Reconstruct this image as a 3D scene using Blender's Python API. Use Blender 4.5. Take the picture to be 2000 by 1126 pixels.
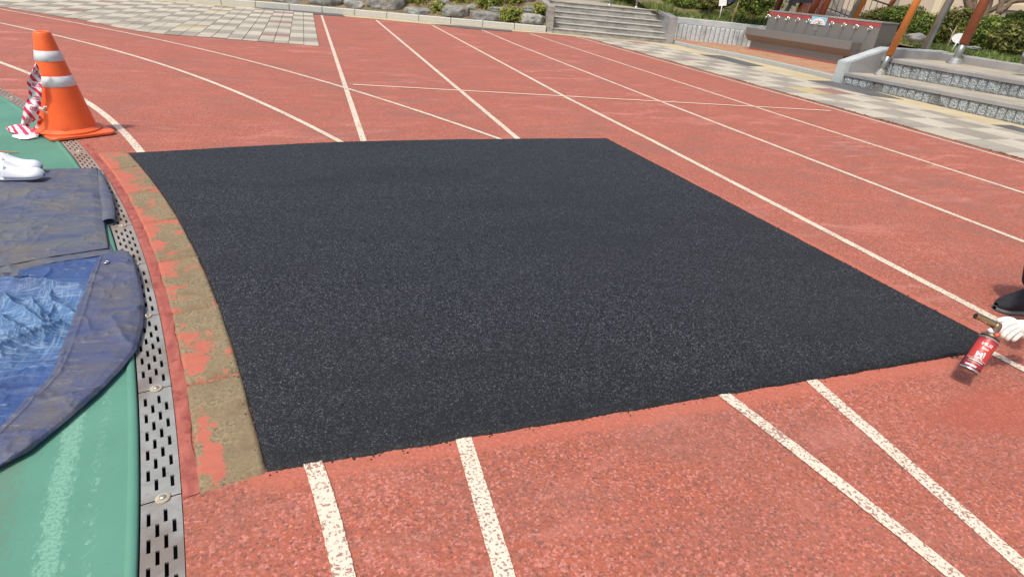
import bpy, bmesh, math, random
import numpy as np
from mathutils import Vector, Matrix, noise
random.seed(7); rng = np.random.default_rng(7)
for o in list(bpy.data.objects): bpy.data.objects.remove(o, do_unlink=True)
scene = bpy.context.scene
C = scene.collection
# ------------------------------------------------------------------ camera
FPX, PCX, PCY, CAMH = 1112.0, 1000.0, 563.0, 1.3
_n = np.array([-.09, 1.0]); _n /= np.linalg.norm(_n); _dh = 603.6
_down = np.array([_n[0]*FPX*FPX/_dh, _n[1]*FPX*FPX/_dh, FPX]); _down /= np.linalg.norm(_down)
_up = -_down
_y = np.array([591-PCX, -80-PCY, FPX]); _y -= _y.dot(_up)*_up; _y /= np.linalg.norm(_y)
RM = np.array([np.cross(_y, _up), _y, _up])           # camera axes (x right, y down, z forward) -> world
CO = np.array([0, 0, CAMH])
cam = bpy.data.objects.new('camera', bpy.data.cameras.new('camera')); C.objects.link(cam)
cm = Matrix.Identity(4)
for i in range(3):
    cm[i][0] = RM[i, 0]; cm[i][1] = -RM[i, 1]; cm[i][2] = -RM[i, 2]; cm[i][3] = CO[i]
cam.matrix_world = cm
cam.data.sensor_width = 36; cam.data.lens = FPX/2000*36; cam.data.clip_end = 600; cam.data.clip_start = .05
scene.camera = cam
scene.render.resolution_x = 1024; scene.render.resolution_y = 576
# ------------------------------------------------------------------ light
SUN_DIR = Vector((-.62, -.42, 1.30)).normalized()       # towards the sun
world = bpy.data.worlds.new('World'); scene.world = world; world.use_nodes = True
nt = world.node_tree; bg = nt.nodes['Background']
sky = nt.nodes.new('ShaderNodeTexSky'); sky.sky_type = 'NISHITA'; sky.sun_disc = False
sky.sun_elevation = math.asin(SUN_DIR.z); sky.sun_rotation = math.atan2(SUN_DIR.x, SUN_DIR.y)
sky.air_density = 1.0; sky.dust_density = 4.0; sky.ozone_density = .8
nt.links.new(sky.outputs[0], bg.inputs[0]); bg.inputs[1].default_value = .15
sun = bpy.data.objects.new('sun', bpy.data.lights.new('sun', 'SUN')); C.objects.link(sun)
sun.data.energy = 2.6; sun.data.angle = math.radians(5.0); sun.data.color = (1, .945, .85)
sun.rotation_euler = SUN_DIR.to_track_quat('Z', 'Y').to_euler()
scene.view_settings.view_transform = 'Standard'; scene.view_settings.look = 'None'
scene.view_settings.gamma = 1; scene.view_settings.exposure = .17; scene.view_settings.use_curve_mapping = False
# ------------------------------------------------------------------ pixel rays -> real points
def ray(u, v): return RM @ np.array([u-PCX, v-PCY, FPX])
def G(u, v, z=0.0):
    d = ray(u, v); k = (z-CAMH)/d[2]; return Vector(CO+d*k)
def PL(u, v, P0, N):
    d = ray(u, v); P0 = np.array(P0, float); N = np.array(N, float)
    return Vector(CO + d*((P0-CO).dot(N)/d.dot(N)))
def PD(u, v, Z): return Vector(CO + RM @ (np.array([(u-PCX)/FPX, (v-PCY)/FPX, 1.0])*Z))
# ------------------------------------------------------------------ object helpers
def tag(o, label=None, cat=None, group=None, kind=None):
    if label: o['label'] = label
    if cat: o['category'] = cat
    if group: o['group'] = group
    if kind: o['kind'] = kind
    return o
def mobj(name, me, mat=None, parent=None, smooth=False):
    me.name = name
    o = bpy.data.objects.new(name, me); C.objects.link(o)
    if mat:
        for m in (mat if isinstance(mat, (list, tuple)) else [mat]): me.materials.append(m)
    if parent: o.parent = parent; o.matrix_parent_inverse = parent.matrix_world.inverted() if False else Matrix.Identity(4)
    if smooth:
        me.polygons.foreach_set('use_smooth', [True]*len(me.polygons))
    return o
def fp(name, verts, faces, mat=None, parent=None, smooth=False):
    me = bpy.data.meshes.new(name); me.from_pydata([tuple(v) for v in verts], [], faces); me.update()
    return mobj(name, me, mat, parent, smooth)
def bmo(name, bm, mat=None, parent=None, smooth=False):
    bmesh.ops.recalc_face_normals(bm, faces=bm.faces)
    me = bpy.data.meshes.new(name); bm.to_mesh(me); bm.free()
    return mobj(name, me, mat, parent, smooth)
def empty(name, loc=(0, 0, 0), rz=0, label=None, cat=None, group=None, kind=None):
    # parts are built in world coordinates minus loc unless rz is used
    o = bpy.data.objects.new(name, None); C.objects.link(o); o.location = loc; o.rotation_euler = (0, 0, rz)
    o.empty_display_size = .1
    return tag(o, label, cat, group, kind)
def gridmesh(name, P, mat=None, parent=None, smooth=True, attrs=None, closed=False):
    """P: array (n,m,3) -> quad sheet"""
    n, m = P.shape[:2]
    me = bpy.data.meshes.new(name)
    me.vertices.add(n*m); me.vertices.foreach_set('co', P.reshape(-1).astype(np.float32))
    i = np.arange(n-1)[:, None]; j = np.arange(m-1)[None, :]
    a = (i*m+j); q = np.stack([a, a+m, a+m+1, a+1], -1).reshape(-1, 4)
    if closed:
        ii = np.arange(n-1); e = np.stack([ii*m+m-1, (ii+1)*m+m-1, (ii+1)*m, ii*m], -1); q = np.concatenate([q, e])
    k = len(q)
    me.loops.add(k*4); me.loops.foreach_set('vertex_index', q.reshape(-1))
    me.polygons.add(k); me.polygons.foreach_set('loop_start', np.arange(k)*4); me.polygons.foreach_set('loop_total', np.full(k, 4))
    me.update(calc_edges=True)
    if attrs:
        for an, val in attrs.items():
            at = me.attributes.new(an, 'FLOAT', 'POINT'); at.data.foreach_set('value', np.asarray(val, np.float32).reshape(-1))
    return mobj(name, me, mat, parent, smooth)
def add_box(bm, a, b, M=None):
    vs = [Vector((x, y, z)) for x in (a[0], b[0]) for y in (a[1], b[1]) for z in (a[2], b[2])]
    if M: vs = [M @ v for v in vs]
    v = [bm.verts.new(p) for p in vs]
    for f in ((0, 1, 3, 2), (4, 6, 7, 5), (0, 4, 5, 1), (2, 3, 7, 6), (0, 2, 6, 4), (1, 5, 7, 3)): bm.faces.new([v[i] for i in f])
    return v
def bevel(bm, w, seg=2):
    bmesh.ops.bevel(bm, geom=list(bm.edges), offset=w, segments=seg, affect='EDGES', clamp_overlap=True)
def add_prism(bm, bot, top):
    """closed prism between two equal polygons"""
    b = [bm.verts.new(p) for p in bot]; t = [bm.verts.new(p) for p in top]; n = len(b)
    bm.faces.new(b[::-1]); bm.faces.new(t)
    for i in range(n): bm.faces.new([b[i], b[(i+1) % n], t[(i+1) % n], t[i]])
def add_tube(bm, pts, r, seg=12, cap=True):
    pts = [Vector(p) for p in pts]; rr = r if isinstance(r, (list, tuple)) else [r]*len(pts)
    rings = []; prev = None
    for i, p in enumerate(pts):
        t = (pts[min(i+1, len(pts)-1)]-pts[max(i-1, 0)])
        if t.length < 1e-9: t = Vector((0, 0, 1))
        t.normalize()
        if prev is None: a = t.orthogonal().normalized()
        else:
            a = prev-t*prev.dot(t); a = a.normalized() if a.length > 1e-6 else t.orthogonal().normalized()
        prev = a; b = t.cross(a)
        rings.append([bm.verts.new(p+(a*math.cos(2*math.pi*k/seg)+b*math.sin(2*math.pi*k/seg))*rr[i]) for k in range(seg)])
    for i in range(len(rings)-1):
        for k in range(seg): bm.faces.new([rings[i][k], rings[i][(k+1) % seg], rings[i+1][(k+1) % seg], rings[i+1][k]])
    if cap: bm.faces.new(rings[0][::-1]); bm.faces.new(rings[-1])
def tube(name, pts, r, mat, parent=None, seg=12):
    bm = bmesh.new(); add_tube(bm, pts, r, seg); return bmo(name, bm, mat, parent, True)
def lathe(name, prof, mat, parent=None, seg=48, M=None, cap0=True, cap1=True, smooth=True):
    bm = bmesh.new(); rings = []
    for r, z in prof:
        ring = []
        for k in range(seg):
            p = Vector((r*math.cos(2*math.pi*k/seg), r*math.sin(2*math.pi*k/seg), z))
            ring.append(bm.verts.new(M @ p if M else p))
        rings.append(ring)
    for i in range(len(rings)-1):
        for k in range(seg): bm.faces.new([rings[i][k], rings[i][(k+1) % seg], rings[i+1][(k+1) % seg], rings[i+1][k]])
    if cap0: bm.faces.new(rings[0][::-1])
    if cap1: bm.faces.new(rings[-1])
    return bmo(name, bm, mat, parent, smooth)
def autosmooth(o, ang=35):
    me = o.data; me.polygons.foreach_set('use_smooth', [True]*len(me.polygons))
    bm = bmesh.new(); bm.from_mesh(me)
    for e in bm.edges:
        if len(e.link_faces) == 2 and e.calc_face_angle(0) > math.radians(ang): e.smooth = False
    bm.to_mesh(me); bm.free(); return o
def catmull(pts, n=12):
    pts = [np.array(p, float) for p in pts]; P = [2*pts[0]-pts[1]]+pts+[2*pts[-1]-pts[-2]]; out = []
    for i in range(1, len(P)-2):
        for k in range(n):
            t = k/n; a, b, c, d = P[i-1:i+3]
            out.append(.5*((2*b)+(c-a)*t+(2*a-5*b+4*c-d)*t*t+(3*b-a-3*c+d)*t**3))
    out.append(pts[-1]); return np.array(out)
def resample(P, n):
    P = np.asarray(P, float); s = np.concatenate([[0], np.cumsum(np.linalg.norm(np.diff(P, axis=0), axis=1))]); t = np.linspace(0, s[-1], n)
    return np.stack([np.interp(t, s, P[:, k]) for k in range(P.shape[1])], -1)
def coons(bot, top, left, right, n, m):
    """bot/top run left->right (m points), left/right run bot->top (n points)"""
    b, t = resample(bot, m), resample(top, m); l, r = resample(left, n), resample(right, n)
    u = np.linspace(0, 1, m)[None, :, None]; v = np.linspace(0, 1, n)[:, None, None]
    S = (1-v)*b[None]+v*t[None]; T = (1-u)*l[:, None]+u*r[:, None]
    B = (1-u)*(1-v)*b[0]+u*(1-v)*b[-1]+(1-u)*v*t[0]+u*v*t[-1]
    return S+T-B
def vnoise(x, y, sc, seed=0):
    """cheap smooth value noise on arrays"""
    x = np.asarray(x)*sc+seed*17.3; y = np.asarray(y)*sc+seed*9.1
    xi = np.floor(x).astype(int); yi = np.floor(y).astype(int); fx = x-xi; fy = y-yi
    fx = fx*fx*(3-2*fx); fy = fy*fy*(3-2*fy)
    def h(a, b):
        s = np.sin(a*127.1+b*311.7+seed*74.7)*43758.5453; return s-np.floor(s)
    return (h(xi, yi)*(1-fx)+h(xi+1, yi)*fx)*(1-fy)+(h(xi, yi+1)*(1-fx)+h(xi+1, yi+1)*fx)*fy
def fbm(x, y, sc, oc=4, seed=0):
    r = 0; a = 1; t = 0
    for k in range(oc): r = r+a*vnoise(x, y, sc*2**k, seed+k); t += a; a *= .5
    return r/t
# ------------------------------------------------------------------ material helper
class NM:
    def __init__(s, name, world_co=False, scale=None, rot=None):
        s.m = bpy.data.materials.new(name); s.m.use_nodes = True; s.t = s.m.node_tree; s.N = s.t.nodes
        s.b = s.N['Principled BSDF']
        if world_co: co = s.n('ShaderNodeNewGeometry').outputs['Position']
        else: co = s.n('ShaderNodeTexCoord').outputs['Object']
        s.co = co
    def n(s, t): return s.N.new(t)
    def l(s, a, b): s.t.links.new(a, b)
    def put(s, sock, v):
        if isinstance(v, bpy.types.NodeSocket): s.l(v, sock)
        elif isinstance(v, (tuple, list)) and len(v) == 3 and len(sock.default_value) == 4: sock.default_value = (*v, 1)
        else: sock.default_value = v
    def mapped(s, scale=(1, 1, 1), rot=(0, 0, 0), co=None):
        q = s.n('ShaderNodeMapping'); s.l(co or s.co, q.inputs[0]); q.inputs['Scale'].default_value = scale; q.inputs['Rotation'].default_value = rot
        return q.outputs[0]
    def noise(s, sc, det=4, rough=.55, co=None, dist=0):
        q = s.n('ShaderNodeTexNoise'); s.l(co or s.co, q.inputs['Vector']); q.inputs['Scale'].default_value = sc
        q.inputs['Detail'].default_value = det; q.inputs['Roughness'].default_value = rough; q.inputs['Distortion'].default_value = dist
        return q.outputs[0]
    def vor(s, sc, feat='F1', out='Distance', co=None, rnd=1):
        q = s.n('ShaderNodeTexVoronoi'); q.feature = feat; s.l(co or s.co, q.inputs['Vector']); q.inputs['Scale'].default_value = sc
        q.inputs['Randomness'].default_value = rnd
        return q.outputs[out]
    def ramp(s, f, st, interp='LINEAR'):
        q = s.n('ShaderNodeValToRGB'); s.l(f, q.inputs[0]); q.color_ramp.interpolation = interp; e = q.color_ramp.elements
        while len(e) < len(st): e.new(.5)
        for k, (p, c) in enumerate(st):
            e[k].position = p; e[k].color = (*c, 1) if isinstance(c, (tuple, list)) else (c, c, c, 1)
        return q.outputs[0]
    def mix(s, f, a, b, mode='MIX'):
        q = s.n('ShaderNodeMix'); q.data_type = 'RGBA'; q.blend_type = mode
        s.put(q.inputs[0], f); s.put(q.inputs[6], a); s.put(q.inputs[7], b); return q.outputs[2]
    def math(s, op, a, b=0.0):
        q = s.n('ShaderNodeMath'); q.operation = op; s.put(q.inputs[0], a); s.put(q.inputs[1], b); return q.outputs[0]
    def attr(s, name):
        q = s.n('ShaderNodeAttribute'); q.attribute_name = name; return q.outputs['Fac']
    def sep(s, c):
        q = s.n('ShaderNodeSeparateColor'); s.l(c, q.inputs[0]); return q.outputs
    def rand(s): return s.n('ShaderNodeObjectInfo').outputs['Random']
    def bump(s, h, st=.5, dist=.01, prev=None):
        q = s.n('ShaderNodeBump'); s.l(h, q.inputs['Height']); q.inputs['Strength'].default_value = st; q.inputs['Distance'].default_value = dist
        if prev: s.l(prev, q.inputs['Normal'])
        return q.outputs[0]
    def done(s, col, rough=.7, nrm=None, metal=0, spec=.5):
        s.put(s.b.inputs['Base Color'], col); s.put(s.b.inputs['Roughness'], rough); s.put(s.b.inputs['Metallic'], metal)
        s.b.inputs['Specular IOR Level'].default_value = spec
        if nrm: s.l(nrm, s.b.inputs['Normal'])
        return s.m
def simple(name, c1, c2, sc=8, rough=.7, bs=40, bst=.3, bd=.005, metal=0, wc=False, lo=.35, hi=.65, spec=.5, rnd=0):
    M = NM(name, wc); f = M.noise(sc, 6, .6); col = M.mix(M.ramp(f, [(lo, 0), (hi, 1)]), c1, c2)
    if rnd:
        v = M.math('ADD', M.math('MULTIPLY', M.rand(), rnd), 1-rnd/2)
        g = M.n('ShaderNodeCombineColor'); [M.l(v, g.inputs[k]) for k in range(3)]
        col = M.mix(1.0, col, g.outputs[0], 'MULTIPLY')
    return M.done(col, rough, M.bump(M.noise(bs, 4), bst, bd), metal, spec)

# --- track rubber
TR = (.40, .115, .066); TRD = (.22, .062, .048); TRP = (.56, .21, .16)
def track_colour(M):
    cell = M.vor(150, 'F1', 'Color'); s = M.sep(cell)
    flake = M.ramp(s[0], [(0, (.20, .088, .068)), (.10, (.34, .105, .074)), (.24, TR), (.66, (.455, .135, .092)), (.86, TRP)], 'CONSTANT')
    big = M.vor(80, 'F1', 'Color'); b = M.sep(big)
    pk = M.ramp(b[1], [(.0, 0), (.90, 1)], 'CONSTANT')
    edge = M.vor(95, 'DISTANCE_TO_EDGE')
    zone = M.noise(1.3, 5, .6)                      # worn zones
    flake = M.mix(M.math('MULTIPLY', pk, M.ramp(zone, [(.40, 0), (.62, .7)])), flake, (.58, .235, .19))
    dk = M.math('MULTIPLY', M.ramp(M.noise(95, 3, .7), [(.53, 0), (.60, .8)]), M.ramp(M.noise(2.1, 4), [(.36, .35), (.62, 1)]))
    flake = M.mix(dk, flake, (.16, .075, .058))
    flake = M.mix(M.ramp(edge, [(0, .55), (.06, 0)]), flake, (.20, .055, .04))
    # long scuffs lying across the lanes
    st = M.noise(4.5, 7, .72, M.mapped((.30, 1.0, 1), (0, 0, .12)), 1.2)
    flake = M.mix(M.math('MULTIPLY', M.ramp(st, [(.52, 0), (.66, .75)]), M.ramp(M.noise(.35, 3), [(.38, .1), (.60, 1)])), flake, (.60, .25, .20))
    gr = M.noise(2.6, 7, .72, M.mapped((.55, 1.0, 1), (0, 0, .1)), .8)
    flake = M.mix(M.math('MULTIPLY', M.ramp(gr, [(.45, 0), (.64, .72)]), M.ramp(M.noise(.22, 2), [(.35, .35), (.6, 1)])), flake, (.25, .12, .092))
    flake = M.mix(M.ramp(M.noise(170, 2, .7), [(.30, .85), (.36, 0)]), flake, (.13, .065, .05)); M.zone = zone; M.h = M.mix(.5, M.vor(75, 'F1'), M.noise(160, 4))
    return flake
M = NM('track_rubber', True); c = track_colour(M)
fr = M.math('ADD', M.attr('fresh'), M.math('MULTIPLY', M.math('SUBTRACT', M.noise(26, 5, .65), .5), .5))
frm = M.ramp(fr, [(.42, 0), (.70, .62)])
fc = M.mix(M.ramp(M.noise(90, 3), [(.3, 0), (.7, 1)]), (.45, .125, .080), (.51, .155, .102))
c = M.mix(frm, c, fc)
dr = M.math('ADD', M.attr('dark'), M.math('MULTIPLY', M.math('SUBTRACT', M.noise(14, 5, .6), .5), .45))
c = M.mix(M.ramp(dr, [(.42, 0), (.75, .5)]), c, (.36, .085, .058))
c = M.mix(M.ramp(M.noise(2.6, 8, .78), [(.60, 0), (.74, .55)]), c, (.23, .10, .07))
c = M.mix(M.ramp(M.noise(6.5, 8, .8, M.mapped((1, .6, 1))), [(.62, 0), (.72, .45)]), c, (.56, .27, .21))
M_TRACK = M.done(c, .82, M.bump(M.h, .55, .006), spec=.3)
M = NM('line_paint', True); c = track_colour(M)
sp = M.noise(120, 2.5, .6); sp2 = M.vor(85, 'F1', 'Color')
pm = M.ramp(M.math('ADD', sp, M.math('MULTIPLY', M.math('SUBTRACT', M.noise(6, 3), .5), .22)), [(.425, 0), (.455, 1)])
lc = M.mix(M.noise(5, 4), (.65, .56, .43), (.72, .64, .52))
c = M.mix(.18, M.mix(pm, M.mix(.5, c, (.16, .09, .08)), lc), lc)
M_LINE = M.done(c, .7, M.bump(M.h, .4, .004), spec=.35)
M = NM('thin_line_paint', True)
M_LINE2 = M.done(M.mix(M.ramp(M.noise(60, 3, .7), [(.28, 0), (.34, 1)]), TR, (.74, .57, .44)), .75, M.bump(M.noise(90), .3, .004))
# --- green court
M = NM('green_court', True)
b = M.mix(M.ramp(M.noise(2.2, 5), [(.35, 0), (.7, 1)]), (.078, .225, .160), (.105, .275, .200))
dirt = M.ramp(M.noise(55, 5, .75), [(.54, 0), (.66, .5)]); b = M.mix(M.math('MULTIPLY', dirt, M.ramp(M.noise(4, 4), [(.4, 0), (.65, 1)])), b, (.12, .17, .12))
sc = M.noise(70, 6, .8, M.mapped((1, .5, 1)))
sm = M.math('ADD', M.math('MULTIPLY', M.attr('scuff'), .45), M.math('MULTIPLY', M.math('SUBTRACT', sc, .5), 1.6))
b = M.mix(M.math('MULTIPLY', M.ramp(sm, [(.38, 0), (.46, .8)]), M.ramp(M.noise(130, 4, .75), [(.42, .15), (.52, 1)])), b, (.20, .40, .30))
sm2 = M.math('ADD', M.math('MULTIPLY', M.attr('grime'), .6), M.math('MULTIPLY', M.math('SUBTRACT', sc, .5), 1.5))
b = M.mix(M.ramp(sm2, [(.30, 0), (.44, .6)]), b, (.12, .19, .14))
M_GREEN = M.done(b, .72, M.bump(M.noise(60, 4), .12, .004), spec=.4)
# --- asphalt
M = NM('fresh_asphalt', True)
s = M.sep(M.vor(265, 'F1', 'Color'))
c = M.ramp(s[0], [(0, (.005, .0053, .006)), (.45, (.0135, .0142, .0165)), (.68, (.036, .039, .046)), (.88, (.080, .085, .096)), (.97, (.15, .156, .168))], 'CONSTANT')
c = M.mix(M.ramp(M.noise(.9, 3), [(.35, 0), (.7, .45)]), c, (.022, .023, .026))
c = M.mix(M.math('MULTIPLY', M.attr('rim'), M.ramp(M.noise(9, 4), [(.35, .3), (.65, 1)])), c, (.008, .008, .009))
c = M.mix(M.math('MULTIPLY', M.ramp(M.noise(1.7, 5, .6, M.mapped((.35, 1.4, 1), (0, 0, .5))), [(.50, 0), (.64, 1)]), .35), c, (.010, .0105, .012))
M_ASPH = M.done(c, M.ramp(s[1], [(0, .45), (1, .85)]), M.bump(M.mix(.5, M.vor(290, 'F1'), M.noise(420, 3)), .8, .003, M.bump(M.noise(2.4, 4), .35, .02)), spec=.38)
# --- kerb concrete with old red paint
M = NM('painted_kerb_concrete', True)
b = M.mix(M.ramp(M.noise(9, 7, .68), [(.35, 0), (.66, 1)]), (.20, .145, .085), (.37, .29, .17))
b = M.mix(M.math('MULTIPLY', M.ramp(M.noise(90, 6, .85), [(.47, 0), (.58, .8)]), M.ramp(M.noise(9, 5), [(.36, .1), (.58, 1)])), b, (.085, .07, .045))
b = M.mix(M.ramp(M.noise(4.5, 6, .75), [(.52, 0), (.68, .5)]), b, (.105, .09, .065))
b = M.mix(M.ramp(M.noise(210, 2, .8), [(.68, 0), (.72, .8)]), b, (.03, .028, .025))
pn = M.math('ADD', -.012, M.math('ADD', M.math('ADD', M.noise(8.5, 8, .68, None, .3), M.math('MULTIPLY', M.math('SUBTRACT', M.noise(60, 6, .8), .5), .30)), M.math('MULTIPLY', M.attr('paint'), .38)))
b = M.mix(M.ramp(pn, [(.585, 0), (.60, .95)]), b, M.mix(M.noise(40, 3, .6, M.mapped((.2, 1, 1))), (.42, .115, .078), (.52, .165, .112)))
M_KERBC = M.done(b, .88, M.bump(M.mix(.5, M.noise(120, 6, .7), M.noise(12, 5)), .7, .008), spec=.2)
M = NM('brushed_red_paint', True)
b = M.mix(M.ramp(M.noise(30, 5, .65, M.mapped((1, .3, 1))), [(.4, 0), (.7, 1)]), (.30, .078, .056), (.43, .125, .09))
b = M.mix(M.ramp(M.noise(17, 6, .7), [(.50, 0), (.60, .8)]), b, (.22, .042, .034))
M_REDP = M.done(b, .6, M.bump(M.noise(50, 5), .5, .006))
# --- metals
M = NM('grate_steel', True)
b = M.mix(M.ramp(M.noise(12, 6, .65), [(.38, 0), (.7, 1)]), (.27, .275, .26), (.36, .36, .34))
b = M.mix(M.ramp(M.noise(3.4, 5, .6), [(.47, 0), (.60, .75)]), b, (.18, .135, .11))
b = M.mix(M.ramp(M.noise(45, 6, .8), [(.55, 0), (.68, .6)]), b, (.13, .12, .11))
b = M.mix(M.ramp(M.attr('far'), [(0, 0), (1, .55)]), b, (.34, .23, .165))
M_GRATE = M.done(b, .55, M.bump(M.noise(80, 4), .15, .002), .15, .4)
M_WASHER = simple('cement_washer', (.36, .30, .20), (.48, .42, .32), 30, .8)
M_BOLT = simple('bolt_steel', (.5, .5, .48), (.65, .63, .6), 30, .35, metal=.8)
M_DARK = simple('channel_dark', (.015, .014, .012), (.03, .028, .024), 10, .9)
M_STEEL = simple('brushed_stainless', (.26, .27, .255), (.36, .37, .35), 3, .34, 50, .05, .001, .6)
M = NM('trough_steel')
st = M.noise(10, 4, .6, M.mapped((.3, 6, 6)))
c = M.mix(st, (.215, .206, .192), (.285, .274, .258))
M_TROUGH = M.done(c, .42, M.bump(M.noise(4, 3), .06, .01), .45, .5)
M_CHROME = simple('chrome', (.62, .60, .55), (.8, .79, .75), 20, .22, metal=.9)
M_REDTAPE = simple('red_band', (.33, .055, .05), (.42, .08, .07), 6, .55)
M_POSTO = simple('orange_post_paint', (.62, .185, .035), (.70, .23, .05), 2.5, .5, 60, .1, .002)
M_POSTB = simple('brown_and_shaded_post', (.30, .085, .04), (.40, .115, .05), 2.5, .55, 60, .1, .002)  # brown posts; also the seat's orange post with shade in its colour
M_PURP = simple('maroon_paint', (.12, .03, .028), (.18, .05, .04), 3, .5)
# --- concrete and stone
M = NM('grey_cap_concrete', True)
c = M.mix(M.ramp(M.noise(1.6, 6, .65, M.mapped((1, .4, 1))), [(.35, 0), (.68, 1)]), (.21, .205, .205), (.34, .33, .31))
c = M.mix(M.ramp(M.noise(6, 6, .7), [(.55, 0), (.75, .5)]), c, (.15, .145, .14))
M_CAP = M.done(c, .8, M.bump(M.noise(60, 5), .25, .005), spec=.3)
M_TREAD = simple('worn_tread_concrete', (.30, .265, .20), (.42, .375, .29), 2.5, .85, 60, .3, .005, wc=True)
M_PALE = simple('pale_painted_concrete', (.33, .375, .38), (.45, .48, .475), 3, .75, 50, .25, .005, wc=True)
M_SHADE = simple('body_grey_and_shade', (.24, .235, .235), (.31, .305, .30), 3, .85, 50, .25, .005, wc=True)  # grey of the riser bodies; also shade colour on the end wall
M = NM('rock_face_panel', True)
v = M.noise(38, 6, .75); c = M.ramp(v, [(.38, (.17, .175, .18)), (.47, (.30, .33, .34)), (.58, (.48, .53, .54))])
c = M.mix(M.math('MULTIPLY', M.ramp(M.noise(2.6, 5, .6), [(.52, 0), (.62, .75)]), 1), c, (.14, .14, .14))
M_GROOVE = simple('dark_groove', (.13, .13, .125), (.18, .18, .17), 8, .95, wc=True)
M_ROCKP = M.done(c, .9, M.bump(M.mix(.6, v, M.vor(45)), 1.0, .03), spec=.25)
M = NM('pale_rock_face', True)
v = M.noise(30, 6, .75); c = M.ramp(v, [(.33, (.26, .28, .28)), (.45, (.43, .47, .475)), (.6, (.54, .59, .60))])
c = M.mix(M.ramp(M.noise(2.2, 5, .7, M.mapped((1, 1, .5))), [(.52, 0), (.66, .6)]), c, (.17, .17, .165))
M_ROCKW = M.done(c, .9, M.bump(M.mix(.6, v, M.vor(45)), .5, .02), spec=.25)
M = NM('aged_step_concrete', True)
c = M.mix(M.ramp(M.noise(2, 6, .7), [(.35, 0), (.65, 1)]), (.26, .25, .22), (.38, .37, .33))
c = M.mix(M.ramp(M.noise(5, 7, .75, M.mapped((.7, .7, 2.4))), [(.48, 0), (.64, .75)]), c, (.13, .12, .10))
M_STEP = M.done(c, .9, M.bump(M.noise(50, 6, .7), .4, .008), spec=.25)
M_NOSE = simple('step_nosing', (.36, .35, .32), (.46, .45, .41), 4, .85, wc=True)
M_GRAN = simple('granite_kerb', (.46, .45, .40), (.58, .565, .50), 60, .8, 90, .3, .004, wc=True, lo=.4, hi=.6)
M_GRAN2 = simple('grey_granite_kerb', (.30, .315, .30), (.42, .43, .41), 60, .8, 90, .3, .004, wc=True, lo=.4, hi=.6)
M_GUT = simple('beige_gutter_concrete', (.43, .355, .21), (.54, .45, .29), 1.4, .9, 80, .3, .004, wc=True)
M_STRIP = simple('dark_strip', (.085, .085, .083), (.12, .12, .115), 3, .8, 120, .3, .004, wc=True)
def paver_mat(name, a, b):
    M = NM(name, True); c = M.mix(M.ramp(M.noise(1.2, 5, .6), [(.35, 0), (.65, 1)]), a, b)
    c = M.mix(M.ramp(M.noise(45, 5, .75), [(.58, 0), (.72, .45)]), c, (.20, .17, .12))
    v = M.math('ADD', M.math('MULTIPLY', M.rand(), .16), .92); g = M.n('ShaderNodeCombineColor'); [M.l(v, g.inputs[k]) for k in range(3)]
    return M.done(M.mix(1.0, c, g.outputs[0], 'MULTIPLY'), .88, M.bump(M.noise(90, 4), .3, .004), spec=.25)
M_PAVL = paver_mat('cream_paver', (.41, .37, .295), (.50, .455, .365))
M_PAVD = paver_mat('grey_paver', (.265, .235, .19), (.34, .31, .26))
M_PAVR = paver_mat('maroon_paver', (.28, .15, .13), (.34, .20, .17))
M_PAVY = paver_mat('ochre_paver', (.42, .33, .16), (.48, .40, .23))
M_JOINT = simple('joint_sand', (.15, .125, .085), (.24, .20, .13), 6, .95, wc=True)
M = NM('brick_apron', True)
br = M.n('ShaderNodeTexBrick'); M.l(M.mapped((1, 1, 1), (0, 0, 1.45)), br.inputs[0]); br.inputs['Scale'].default_value = 2.4
br.inputs['Color1'].default_value = (.38, .155, .09, 1); br.inputs['Color2'].default_value = (.48, .25, .15, 1); br.inputs['Mortar'].default_value = (.33, .24, .15, 1); br.inputs['Mortar Size'].default_value = .03
c = M.mix(M.ramp(M.noise(1.1, 5, .7), [(.42, 0), (.66, .6)]), br.outputs[0], (.34, .27, .15))
c = M.mix(M.ramp(M.noise(3.0, 5, .7), [(.52, 0), (.7, .7)]), c, (.36, .09, .06))
M_BRICK = M.done(c, .9, M.bump(br.outputs['Fac'], .3, .01), spec=.2)
M_SOIL = simple('bank_soil', (.13, .095, .05), (.22, .165, .09), 3, .95, 20, .6, .03, wc=True)
M_GROUND = simple('far_ground', (.20, .17, .12), (.26, .23, .17), .4, .95, wc=True)
M = NM('boulder_stone', True)
c = M.mix(M.ramp(M.noise(3, 8, .72), [(.35, 0), (.65, 1)]), (.17, .18, .175), (.40, .395, .35))
c = M.mix(M.ramp(M.noise(1.4, 5), [(.5, 0), (.7, .6)]), c, (.24, .195, .13))
v = M.math('ADD', M.math('MULTIPLY', M.rand(), .4), .8); g = M.n('ShaderNodeCombineColor'); [M.l(v, g.inputs[k]) for k in range(3)]
M_ROCK = M.done(M.mix(1.0, c, g.outputs[0], 'MULTIPLY'), .9, M.bump(M.mix(.5, M.noise(9, 8, .75), M.vor(7)), 1.0, .12), spec=.25)
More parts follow.
